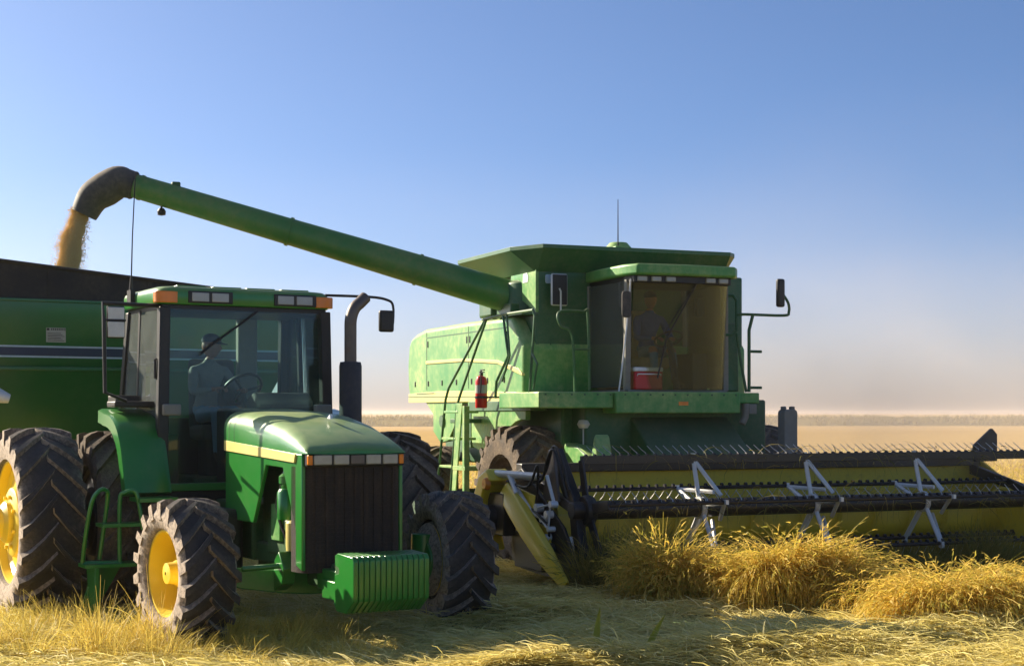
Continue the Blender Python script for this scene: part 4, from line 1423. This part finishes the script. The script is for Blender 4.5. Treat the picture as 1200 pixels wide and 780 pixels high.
# end sheets and crop dividers
for y, s in ((HL, -1), (HR, 1)):
    b = MB()
    b.prism([(1.70, .25), (1.70, 1.25), (2.0, 1.35), (2.45, 1.12), (3.2, .72), (3.65, .22), (3.55, .10), (2.0, .16)], y - .02, y + .02)
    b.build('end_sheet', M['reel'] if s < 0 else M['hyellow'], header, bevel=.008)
b = MB()
spine = [(1.95, -2.42, 1.16), (2.3, -2.44, .98), (2.75, -2.46, .74), (3.2, -2.46, .46), (3.62, -2.44, .15)]
secs = []
for k, (x, y, z) in enumerate(spine):
    w = (.085, .09, .09, .075, .03)[k]
    h = (.15, .16, .16, .13, .04)[k]
    secs.append([(x - .1, y - w, z - h), (x + .05, y - w, z - .04), (x + .08, y - w * .5, z + .03), (x + .08, y + w * .5, z + .03), (x + .05, y + w, z - .04), (x - .1, y + w, z - h)])
b.loft(secs)
b.build('crop_divider', M['yellow'], header, bevel=.012)
b = MB()
loop = [(1.55, 1.34), (1.30, 1.25), (1.08, .95), (1.10, .60), (1.32, .34), (1.50, .36), (1.36, .60), (1.34, .92), (1.50, 1.14), (1.70, 1.20)]
b.prism([(p[0] + .2, p[1]) for p in loop], -2.62, -2.34)
b.build('drive_shield', M['yellow'], header, bevel=.03, segs=3)
b = MB()
b.box(1.55, 2.05, -2.52, -2.28, .55, 1.05)
b.tube([(1.7, -2.62, .75), (1.7, -2.25, .75)], .16, 18)
b.box(2.1, 2.9, -2.40, -2.26, .20, .62)
for k in range(5):
    b.lathe([(.01, -2.36), (.07 + .02 * (k % 3), -2.36), (.07 + .02 * (k % 3), -2.30), (.01, -2.30)], org=(2.2 + .2 * k, 0, .45 + .12 * (k % 2)), seg=16)
b.build('gearbox', M['reel'], header, bevel=.015)
b = MB()
b.lathe([(.01, -2.66), (.06, -2.66), (.075, -2.63), (.075, -2.60)], org=(1.78, 0, 1.16), seg=18)
b.build('side_marker', M['amber'], header)
b = MB()
b.tube([(1.75, -2.50, 1.28), (2.6, -2.30, 1.27)], .045, 12)
b.tube([(2.0, -2.42, 1.25), (2.6, -2.38, .85), (2.9, -2.36, .80)], .025, 8)
b.tube([(2.05, -2.44, 1.28), (2.28, -2.44, 1.06)], .035, 10)
b.build('lift_cylinder', M['steel'], header)
b = MB()
for pts in (((2.3, -2.30, 1.26), (2.7, -2.28, 1.30), (2.95, -2.28, 1.62), (3.10, -2.25, 1.50), (3.2, -2.2, 1.15)), ((2.2, -2.32, 1.22), (2.65, -2.30, 1.22), (2.85, -2.30, 1.50), (3.0, -2.28, 1.56), (3.15, -2.2, 1.05)),
            ((2.0, -2.45, 1.20), (2.5, -2.4, 1.15), (2.7, -2.36, 1.40), (2.6, -2.34, .95), (2.4, -2.34, .7)), ((2.5, -2.36, .9), (2.8, -2.4, .85), (3.0, -2.36, .7), (2.9, -2.32, .5))):
    b.tube(pts, .016, 8, smooth=6)
b.build('hydraulic_hose', M['black'], header)
b = MB()
b.prism([(2.10, 1.12), (2.62, 1.05), (2.55, .78), (2.30, .74)], -2.36, -2.33)
b.prism([(2.45, .78), (2.95, .70), (3.02, .48), (2.60, .44)], -2.345, -2.32)
b.prism([(2.0, .66), (2.35, .66), (2.35, .30), (2.1, .30)], -2.36, -2.33)
b.build('guard_plate', M['yellow'], header, bevel=.008)
b = MB()
for x, z, r in ((2.72, .92, .05), (2.86, .80, .035), (3.0, .86, .045), (3.06, .70, .03), (2.95, .60, .04), (3.12, .98, .04)):
    b.lathe([(.004, -2.40), (r, -2.40), (r, -2.31), (.004, -2.31)], org=(x, 0, z), seg=14)
b.tube([(2.72, -2.39, .92), (3.12, -2.39, .98), (3.06, -2.39, .70), (2.86, -2.39, .80)], .014, 6)
b.tube([(2.98, -2.37, 1.30), (3.12, -2.34, .98)], .022, 8)
b.tube([(3.25, -2.20, .62), (3.42, -2.20, .16)], .024, 8)
b.build('drive_fittings', M['steel'], header)
b = MB()
b.prism([(2.55, 1.0), (2.72, 1.58), (2.85, 1.60), (3.0, 1.0)], -2.24, -2.20)
b.build('hose_guard', M['pipe'], header, bevel=.01)

# reel
RX, RZ, RR = 3.30, .915, .575
YL, YR_ = -2.02, 4.32
b = MB()
b.tube([(RX, YL, RZ), (RX, YR_, RZ)], .105, 20)
b.build('reel_tube', M['reel'], header)
BAT = [(R(93), .58), (R(9), .56), (R(-54), .60), (R(-126), .58), (R(160), .58)]
tine_me = None
tine_count = 0
for k, (a, rr) in enumerate(BAT):
    bx, bz = RX + rr * math.cos(a), RZ + rr * math.sin(a)
    if k == 0:
        bx = 3.14
        bz = 1.475
    b = MB()
    if k == 0:
        b.box(bx - .035, bx + .035, YL, YR_, bz - .055, bz + .045)
    else:
        b.tube([(bx, YL, bz), (bx, YR_, bz)], .024, 10)
    for i in range(57):
        y = YL + .06 + i * .1105
        b.tube([(bx, y - .014, bz + .03), (bx, y + .014, bz + .03)], .036 if k == 0 else .025, 8)
    bat = b.build('reel_bat', M['reel'], header, bevel=.006 if k == 0 else 0)
    up = k == 0
    d = Vector((-.55, -.22, .83)) if k == 0 else (Vector((-.30, -.15, .9)) if k == 1 else (Vector((-.2, 0, -1)) if k in (2, 3) else Vector((-.3, -.1, -.9))))
    def tine_pts(y, j):
        o = Vector((bx, y, bz + (.03 if up else 0)))
        return [o, o + d * .04 + Vector((0, 0, .01)), o + d * .09 + Vector((-.010, -.01 + j, 0)), o + d * .14 + Vector((-.03, -.025 + j, .004))]
    if k in (0, 1) and tine_count < 100:
        for i in range(57 if k == 0 else 43):
            y = YL + .06 + i * .1105 * (1 if k == 0 else 1.32)
            t = MB()
            t.tube(tine_pts(y, random.uniform(-.012, .012)), [.0062, .004], 5)
            t.build('tine', M['tine'], bat)
            tine_count += 1
    else:
        t = MB()
        for i in range(57):
            t.tube(tine_pts(YL + .06 + i * .1105, random.uniform(-.012, .012)), [.0055, .0035], 5)
        o = t.build('tine', M['tine'], bat)
        o['kind'] = 'stuff'
# spiders: flat bare arms from the tube to every bat
def spider(y, mat, r=.02):
    b = MB()
    for k, (a, rr) in enumerate(BAT):
        bx, bz = (3.14, 1.475) if k == 0 else (RX + rr * math.cos(a), RZ + rr * math.sin(a))
        root_ = Vector((RX + .09 * math.cos(a), y, RZ + .09 * math.sin(a)))
        end = Vector((bx, y, bz))
        perp = Vector((-(end - root_).z, 0, (end - root_).x)).normalized()
        b.tube([root_ + perp * .02, end], r, 6)
        b.tube([root_ - perp * .15 + Vector((0, .20, 0)), end - (end - root_) * .08 + Vector((0, .02, 0))], r * .95, 6)
        e2 = end + (end - root_).normalized() * .04
        b.box(min(end.x, e2.x) - .022, max(end.x, e2.x) + .022, y - .018, y + .018, min(end.z, e2.z) - .022, max(end.z, e2.z) + .022)
    b.lathe([(.107, y - .03), (.128, y - .03), (.128, y + .03), (.107, y + .03)], org=(RX, 0, RZ), seg=18)
    return b.build('reel_arm', mat, header)
for y in (-.58, .95, 2.55):
    spider(y, M['steel'], .027)
def end_spider(y):
    b = MB()
    for k, (a, rr) in enumerate(BAT):
        bx, bz = (3.14, 1.475) if k == 0 else (RX + rr * math.cos(a), RZ + rr * math.sin(a))
        p, q = Vector((RX, y, RZ)), Vector((bx, y, bz))
        n_ = Vector((-(q - p).z, 0, (q - p).x)).normalized()
        b.prism([((p + n_ * .07).x, (p + n_ * .07).z), ((q + n_ * .05).x, (q + n_ * .05).z), ((q - n_ * .05).x, (q - n_ * .05).z), ((p - n_ * .07).x, (p - n_ * .07).z)], y - .015, y + .015)
    b.lathe([(.01, y - .06), (.16, y - .06), (.18, y), (.16, y + .06), (.01, y + .06)], org=(RX, 0, RZ), seg=20)
    return b.build('reel_end', M['reel'], header, bevel=.006)
end_spider(YL)
end_spider(YR_)
b = MB()
b.box(1.85, 3.40, YL - .16, YL - .09, RZ + .30, RZ + .42, rot=Matrix.Rotation(R(14), 3, 'Y'), piv=(1.85, YL, RZ + .45))
b.prism([(2.55, 1.50), (2.72, 1.60), (3.25, 1.02), (3.42, .40), (3.34, .22), (3.22, .36), (3.12, .88)], YL - .14, YL - .03)
b.tube([(RX, YL - .2, RZ), (RX, YL, RZ)], .10, 14)
b.build('reel_support', M['reel'], header, bevel=.012)
b = MB()
b.prism([(1.80, 1.35), (3.4, .98), (3.4, .86), (1.80, 1.20)], YR_ + .07, YR_ + .13)
b.tube([(RX, YR_ - .03, RZ), (RX, YR_ + .22, RZ)], .10, 14)
b.build('reel_support', M['reel'], header, bevel=.012)
b = MB()
b.lathe([(.01, YR_ - .06), (.42, YR_ - .06), (.44, YR_ - .04), (.42, YR_ - .02), (.01, YR_ - .02)], org=(2.75, 0, .60), seg=28)
b.build('end_disc', M['hyellow'], header)
b = MB()
b.prism([(4.13, 1.36), (4.13, 1.58), (4.42, 1.80), (4.50, 1.72), (4.50, 1.36)], 2.30, 2.36, axis='x')
b.build('marker_plate', M['black'], header, bevel=.01)
b = MB()
b.prism(rounded([(1.58, 1.15), (1.78, 1.15), (1.78, 2.05), (1.58, 2.05)], .06), 1.55, 1.72, axis='x')
b.box(1.58, 1.69, 1.60, 1.63, 2.03, 2.09)
b.box(1.58, 1.69, 1.73, 1.76, 2.03, 2.09)
b.build('belt_guard', M['trim'], header, bevel=.012)
b = MB()
for y in np.linspace(HL + .3, HR - .3, 5):
    b.box(1.78, 1.84, y - .04, y + .04, .45, 1.30)
b.build('strut', M['reel'], header)

# ================================================================== GRAIN FALLING FROM THE SPOUT
def grain_stream():
    c, s = math.cos(CB_T), math.sin(CB_T)
    p0 = np.array(cl(OUTLET.x, OUTLET.y, OUTLET.z))
    dv = np.array([-c * 0 + (hor.x * c - hor.y * s), hor.x * s + hor.y * c])      # the way the spout throws, in the world
    n = 170000
    u = RNG.uniform(0, 1, n) ** 0.85
    tf = 0.04 + u * 0.70
    drop = 0.9 * tf + 4.9 * 0.62 * tf ** 2
    thr = 0.55 * tf
    env = .78 + .5 * vnoise(u * 9, u * 0 + 2.5, 19)
    rad = (0.10 + 0.10 * u) * env * RNG.uniform(0, 1, n) ** .42 * np.where(RNG.uniform(0, 1, n) < 0.16, 1 + np.abs(RNG.normal(0, .42, n)), 1.0)
    clump = (vnoise(u * 14, np.zeros(n), 9) - 0.5) * 0.10
    ang = RNG.uniform(0, 2 * math.pi, n)
    P = np.stack([p0[0] + dv[0] * thr + rad * np.cos(ang) + clump, p0[1] + dv[1] * thr + rad * np.sin(ang), p0[2] + .10 - drop + RNG.uniform(-.05, .05, n)], -1)
    sz = RNG.uniform(0.004, 0.0075, n)
    base = np.array([[1, 0, -.6], [-.5, .87, -.6], [-.5, -.87, -.6], [0, 0, 1.6]])
    V = (P[:, None, :] + base[None] * sz[:, None, None]).reshape(-1, 3)
    F = (np.arange(n)[:, None, None] * 4 + np.array([[0, 2, 1], [0, 1, 3], [1, 2, 3], [2, 0, 3]])[None]).reshape(-1, 3)
    o = quad_mesh('grain_stream', V, F, M['grain'], smooth=False)
    tag(o, 'golden grain pouring from the auger spout down into the cart', 'grain', kind='stuff')
grain_stream()

# ================================================================== STRAW, RICE AND GRASS
def scatter(n, xr, yr):
    return RNG.uniform(xr[0], xr[1], n), RNG.uniform(yr[0], yr[1], n)

def in_view(x, y, m=0.05):
    return np.abs(x) < y * (1 / 3.0 + m)

def cut_straw():
    n = 220000
    y = 11.6 + 12.0 * RNG.uniform(0, 1, n) ** 1.5
    x = RNG.uniform(-1, 1, n) * y * .44
    soil = (x + vnoise(x * .8, y * .8, 31) * 2.2 < -1.0) & (y < 13.6)
    keep = (~soil) | (RNG.uniform(0, 1, n) < .22)
    x, y = x[keep], y[keep]
    n = len(x)
    z = ground_z(x, y)
    swirl = vnoise(x * .9, y * .9, 21) * 5.0 + vnoise(x * 2.5, y * 2.5, 22) * 2.0
    head = swirl + RNG.normal(0, .95, n)
    ln = RNG.uniform(.10, .34, n)
    lift = np.abs(RNG.normal(.16, .26, n))
    v, f = blades(np.stack([x, y, z + RNG.uniform(0, .055, n)], -1), head, ln, RNG.uniform(.007, .019, n), lift, lift * RNG.uniform(.8, 2.2, n), 3)
    m = 16000
    y2 = 11.8 + 7.5 * RNG.uniform(0, 1, m) ** 1.3
    x2 = RNG.uniform(-1, 1, m) * y2 * .37
    ok = vnoise(x2 * 1.4, y2 * 1.4, 33) > .42
    x2, y2 = x2[ok], y2[ok]
    m = len(x2)
    lf = RNG.uniform(.1, .9, m)
    v2, f2 = blades(np.stack([x2, y2, ground_z(x2, y2) + .01], -1), RNG.uniform(0, 6.28, m), RNG.uniform(.15, .42, m), RNG.uniform(.007, .014, m), lf, lf * RNG.uniform(1.2, 2.4, m), 5)
    v, f = join_blades([(v, f), (v2, f2)])
    o = quad_mesh('cut_straw', v, f, M['straw'])
    tag(o, 'yellow green cut straw lying flat across the harvested ground in front', 'straw', kind='stuff')
cut_straw()

def tuft(cx, cy, rad, n, h, lean_dir, lean, droop, wmin=.006, wmax=.012, ry=None, heads=0.0):
    """A clump: blades rise from its foot and bow over outwards, the rim lower than the middle."""
    a = RNG.uniform(0, 2 * math.pi, n)
    r = np.sqrt(RNG.uniform(0, 1, n))
    ry = ry or rad
    x, y = cx + rad * r * np.cos(a), cy + ry * r * np.sin(a)
    z = ground_z(x, y)
    loc = vnoise(x * 3.1, y * 3.1, 77) * 4.0 - 2.0
    pick = RNG.uniform(0, 1, n)
    head = np.where(pick < .25, lean_dir + RNG.normal(0, .9, n), np.where(pick < .62, a + loc * .5 + RNG.normal(0, .5, n), vnoise(x * 1.3, y * 1.3, 79) * 9.0 + RNG.normal(0, .6, n)))
    lift = np.clip(RNG.normal(1.45 - lean, .14, n) - .12 * r, .15, 1.57)
    hh = h * RNG.uniform(.62, 1.12, n) * (1 - .30 * r ** 2) * (.8 + .4 * vnoise(x * 2.3, y * 2.3, 78))
    drp = np.clip(RNG.normal(droop, .5, n) * (.55 + .6 * r), .05, 3.4)
    stiff = RNG.uniform(0, 1, n) < .28
    drp = np.where(stiff, drp * .45, drp)
    hh = np.where(stiff, hh * .55, hh)
    out = [blades(np.stack([x, y, z - .02], -1), head, hh, RNG.uniform(wmin, wmax, n), lift, drp, 6)]
    if heads:
        v = out[0][0].reshape(n, 14, 3)
        tip = (v[:, 12] + v[:, 13]) / 2
        pre = (v[:, 8] + v[:, 9]) / 2
        k = RNG.uniform(0, 1, n) < heads
        for t in (0.1, .4, .7, .95):
            p = pre[k] + (tip[k] - pre[k]) * t
            kk = len(p)
            out.append(blades(p, head[k] + RNG.normal(0, .7, kk), RNG.uniform(.035, .08, kk), RNG.uniform(.012, .024, kk), (lift - drp)[k] + RNG.normal(0, .3, kk), RNG.uniform(.2, .9, kk), 2))
    return join_blades(out)

def rice():
    L, G = [], []
    c22, s22 = math.cos(R(22.7)), math.sin(R(22.7))
    # (screen column at 1200 px, distance, half width, half depth, height, blades, droop, greenness)
    spots = [(712, 17.0, .40, .40, .78, 4200, 1.0, 1), (752, 16.9, .26, .35, .84, 2600, .9, 1), (772, 16.1, .20, .26, .92, 2800, 1.5, 0), (796, 16.0, .24, .30, .80, 3200, 2.2, 0), (822, 15.9, .22, .26, .62, 2400, 2.5, 0),
             (868, 15.7, .24, .28, .66, 3400, 2.5, 0), (898, 15.6, .28, .30, .78, 4200, 2.4, 0), (930, 15.6, .28, .30, .84, 4400, 2.3, 0), (962, 15.6, .24, .30, .84, 4200, 2.2, 0), (985, 15.3, .22, .26, .66, 3000, 2.6, 0),
             (1015, 14.9, .26, .26, .52, 3200, 2.8, 0), (1045, 14.6, .24, .26, .42, 2600, 2.8, 0),
             (1080, 14.1, .26, .26, .54, 3800, 2.7, 0), (1112, 14.2, .28, .28, .66, 4600, 2.6, 0), (1150, 14.1, .30, .30, .74, 4800, 2.6, 0), (1192, 14.2, .32, .30, .76, 4800, 2.6, 0), (1232, 14.2, .32, .30, .72, 3200, 2.6, 0), (845, 15.9, .22, .26, .60, 3000, 2.5, 0), (1035, 15.4, .34, .3, .56, 3600, 2.8, 0),
             (1100, 16.0, .6, .45, .26, 2600, 2.9, 0), (1150, 17.0, .6, .5, .34, 3000, 2.6, 0), (1070, 17.2, .5, .4, .34, 2600, 2.6, 0), (1215, 17.4, .6, .4, .40, 2800, 2.4, 0), (1045, 16.3, .5, .45, .28, 2400, 2.9, 0), (1205, 15.9, .6, .45, .30, 2600, 2.9, 0)]
    for px, Y, rx, ry, h, n, dr, g in spots:
        X = (px - 600) / 1800 * Y
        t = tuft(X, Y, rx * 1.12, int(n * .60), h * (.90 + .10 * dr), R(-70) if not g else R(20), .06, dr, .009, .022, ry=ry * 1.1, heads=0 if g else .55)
        (G if g else L).append(t)
    # the uncut strip still standing under and behind the reel
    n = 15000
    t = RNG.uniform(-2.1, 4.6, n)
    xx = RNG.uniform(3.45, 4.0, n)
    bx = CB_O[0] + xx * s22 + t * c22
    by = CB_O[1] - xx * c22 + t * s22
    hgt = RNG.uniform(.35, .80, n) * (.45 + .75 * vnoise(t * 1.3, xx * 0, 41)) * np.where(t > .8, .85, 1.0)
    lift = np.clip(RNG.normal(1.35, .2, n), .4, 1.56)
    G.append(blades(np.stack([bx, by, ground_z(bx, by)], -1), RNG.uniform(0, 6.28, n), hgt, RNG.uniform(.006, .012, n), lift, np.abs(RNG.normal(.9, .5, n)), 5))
    v, f = join_blades(L)
    tag(quad_mesh('ripe_rice', v, f, M['rice']), 'ripe golden rice drooping in thick mounds in front of the reel', 'rice', kind='stuff')
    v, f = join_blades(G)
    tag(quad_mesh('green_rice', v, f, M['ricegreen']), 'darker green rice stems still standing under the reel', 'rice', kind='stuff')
rice()

def caught_straw():
    n = 420
    t = RNG.uniform(-1.9, 4.2, n)
    k = RNG.integers(0, 3, n)
    lx = np.choose(k, [RX + .10, 3.14, RX + .5]) + RNG.normal(0, .05, n)
    lz = np.choose(k, [RZ + .06, 1.46, .98]) + RNG.normal(0, .06, n)
    w = np.where(vnoise(t * 1.1, t * 0, 91) > .5, 1, 0) + (RNG.uniform(0, 1, n) < .35)
    ok = w > 0
    t, lx, lz = t[ok], lx[ok], lz[ok]
    P = np.array([cl(a, b_, c_) for a, b_, c_ in zip(lx, t, lz)])
    m = len(P)
    v, f = blades(P, RNG.uniform(0, 6.28, m), RNG.uniform(.15, .5, m), RNG.uniform(.006, .012, m), RNG.uniform(-.6, .9, m), RNG.uniform(.6, 2.6, m), 5)
    tag(quad_mesh('caught_straw', v, f, M['ricegreen']), 'loose green and yellow straw strands caught on the turning reel', 'straw', kind='stuff')
caught_straw()

def dry_grass():
    L = []
    spots = []
    for k in range(120):
        px = random.uniform(-30, 450)
        Y = random.uniform(12.1, 13.9) if px > 130 else random.uniform(12.6, 14.6)
        dens = 1.0 if (px < 120 or 170 < px < 420) else .6
        h = random.uniform(.18, .44) * (1.15 if (60 < px < 210) else .9)
        spots.append((px, Y, h, int(dens * random.uniform(70, 170))))
    for px, Y, h, n in spots:
        X = (px - 600) / 1800 * Y
        L.append(tuft(X, Y, random.uniform(.10, .24), n, h, random.uniform(0, 6.28), random.uniform(.05, .35), random.uniform(.3, 1.2), .004, .009))
    for k in range(70):                                   # thin low fringe along the bottom edge
        px = random.uniform(300, 1000)
        Y = random.uniform(12.0, 12.7)
        X = (px - 600) / 1800 * Y
        L.append(tuft(X, Y, .2, 60, random.uniform(.06, .14), random.uniform(0, 6.28), .3, 1.2, .004, .008))
    for k in range(46):                                   # taller clumps in front of the wheels
        px = random.choice((random.uniform(-10, 110), random.uniform(110, 270), random.uniform(170, 430)))
        Y = random.uniform(12.4, 13.3)
        X = (px - 600) / 1800 * Y
        L.append(tuft(X, Y, random.uniform(.06, .16), random.randint(25, 60), random.uniform(.36, .62) * (1 if px < 280 else .7), random.uniform(0, 6.28), random.uniform(.05, .4), random.uniform(.3, 1.5), .006, .014))
    v, f = join_blades(L)
    tag(quad_mesh('dry_grass', v, f, M['drygrass']), 'dry yellow grass growing around the tractor wheels at the near edge', 'grass', kind='stuff')
dry_grass()

def reed(px, Y, h, lean, label):
    """One broad pointed leaf with a folded midrib, its face towards the open field."""
    X = (px - 600) / 1800 * Y
    z0 = float(ground_z(X, Y)) - .03
    secs = []
    for k in range(9):
        t = k / 8
        w = .026 * math.sin(math.pi * (.16 + .82 * t)) + .001
        x, z = X + lean * h * t ** 1.4, z0 + h * t
        secs.append([(x - w, Y - .004, z), (x, Y + .008, z), (x + w, Y - .004, z), (x + w, Y - .006, z), (x, Y + .005, z), (x - w, Y - .006, z)])
    b = MB()
    b.loft(secs)
    tag(b.build('reed_leaf', M['leaf'], smooth=60), label, 'leaf', 'single green leaves in the straw')
reed(697, 12.25, .42, .10, 'single green leaf standing upright from the straw near the bottom edge')
reed(757, 12.25, .34, .45, 'single green leaf leaning right out of the straw near the bottom edge')

def stubble():
    n = 110000
    y = 20.5 + 60 * RNG.uniform(0, 1, n) ** 1.8
    x = RNG.uniform(-1, 1, n) * y * .62
    row = np.round((x * math.cos(R(22.7)) + y * math.sin(R(22.7))) / .25) * .25
    v, f = blades(np.stack([x, y, ground_z(x, y)], -1), RNG.uniform(0, 6.28, n), RNG.uniform(.06, .16, n) * (1 + y / 120), RNG.uniform(.010, .02, n) * (1 + y / 50), RNG.uniform(.5, 1.5, n), RNG.uniform(0, .8, n), 2)
    tag(quad_mesh('stubble', v, f, M['drygrass']), 'short tan stubble covering the harvested field behind the machines', 'stubble', kind='stuff')
stubble()

def levee():
    xs = np.arange(-320, 420, 1.2)
    prof = [(-7, -.05), (-4, .55), (-1.2, 1.25), (1.2, 1.30), (5, .5), (9, -.05)]
    yc = 240 + xs * .10
    rows = []
    for k, (dy, z) in enumerate(prof):
        zz = z * (1 + .35 * (vnoise(xs * .12, xs * 0 + k, 51) - .5)) + (vnoise(xs * .7, xs * 0 + k, 52) - .5) * .35 * (z > 0)
        rows.append(np.stack([xs, yc + dy, zz], -1))
    V = np.stack(rows, 0).reshape(-1, 3)
    m = len(xs)
    F = []
    for k in range(len(prof) - 1):
        i = np.arange(m - 1)
        F.append(np.stack([k * m + i, k * m + i + 1, (k + 1) * m + i + 1, (k + 1) * m + i], -1))
    o = quad_mesh('levee', V, np.concatenate(F), M['levee'])
    tag(o, kind='structure')
    n = 26000
    x = RNG.uniform(-110, 130, n)
    dy = RNG.uniform(-6.5, 4, n)
    y = 240 + x * .10 + dy
    z = np.interp(dy, [p[0] for p in prof], [p[1] for p in prof])
    dens = vnoise(x * .18, dy * .3, 61)
    k = dens > .36
    x, y, z = x[k], y[k], z[k]
    n = len(x)
    v, f = blades(np.stack([x, y, z - .1], -1), RNG.uniform(0, 6.28, n), RNG.uniform(.3, .95, n), RNG.uniform(.08, .22, n), RNG.uniform(.7, 1.5, n), RNG.uniform(.2, 1.4, n), 3)
    tag(quad_mesh('levee_grass', v, f, M['levee']), 'rough olive and tan grass along the far bank at the horizon', 'grass', kind='stuff')
levee()

# ================================================================== DUST RAISED BY THE HARVESTER
def dust():
    hm, ht, hb = new_mat('haze_air')
    ho = ht.nodes["Material Output"]
    ht.nodes.remove(hb)
    hv = nn(ht, "ShaderNodeVolumePrincipled")
    hv.inputs["Color"].default_value = (0.92, 0.82, 0.76, 1)
    hv.inputs["Density"].default_value = 0.00025
    hv.inputs["Anisotropy"].default_value = 0.25
    ht.links.new(hv.outputs[0], ho.inputs["Volume"])
    h = MB().box(-1450, 1450, -150, 5800, -1.2, 8.0).build('haze', hm)
    tag(h, 'thin warm field dust hanging over the whole plain', 'haze', kind='stuff')
    for lab, (x, y, z, rx, ry, rz), den in (('pale dust boiling up close behind the reel under the cab', (4.7, 21.0, 1.6, 3.2, 2.0, 2.6), .28),
                                            ('faint pinkish dust plume drifting over the field right of the harvester', (19, 62, 1.0, 24, 16, 15), .024),
                                            ('low pale dust layer hanging along the whole horizon', (0, 190, 0.0, 160, 70, 34), .008)):
        m, nt, b = new_mat('dust_air')
        out = nt.nodes["Material Output"]
        nt.nodes.remove(b)
        tc = nn(nt, "ShaderNodeTexCoord")
        ln = nn(nt, "ShaderNodeVectorMath", operation='LENGTH')
        nt.links.new(tc.outputs["Object"], ln.inputs[0])
        fall = mth(nt, 'MAXIMUM', mth(nt, 'SUBTRACT', 1.0, ln.outputs["Value"]), 0.0)
        nz = ramp(nt, noise(nt, 2.2, 3, 0.55, tc.outputs["Object"]), [(0.38, (0, 0, 0)), (0.62, (1, 1, 1))]).outputs[0]
        dn = mth(nt, 'MULTIPLY', mth(nt, 'MULTIPLY', mth(nt, 'POWER', fall, 1.2), mth(nt, 'ADD', mth(nt, 'MULTIPLY', nz, 0.75), 0.25)), den)
        pv = nn(nt, "ShaderNodeVolumePrincipled")
        pv.inputs["Color"].default_value = (0.92, 0.82, 0.75, 1)
        pv.inputs["Anisotropy"].default_value = 0.3
        nt.links.new(dn, pv.inputs["Density"])
        nt.links.new(pv.outputs[0], out.inputs["Volume"])
        bm = bmesh.new()
        bmesh.ops.create_icosphere(bm, subdivisions=4, radius=1.0)
        me = bpy.data.meshes.new('dust_cloud')
        bm.to_mesh(me)
        bm.free()
        me.materials.append(m)
        o = bpy.data.objects.new('dust_cloud', me)
        COL.objects.link(o)
        o.location = (x, y, z)
        o.scale = (rx, ry, rz)
        tag(o, lab, 'dust', kind='stuff')
dust()
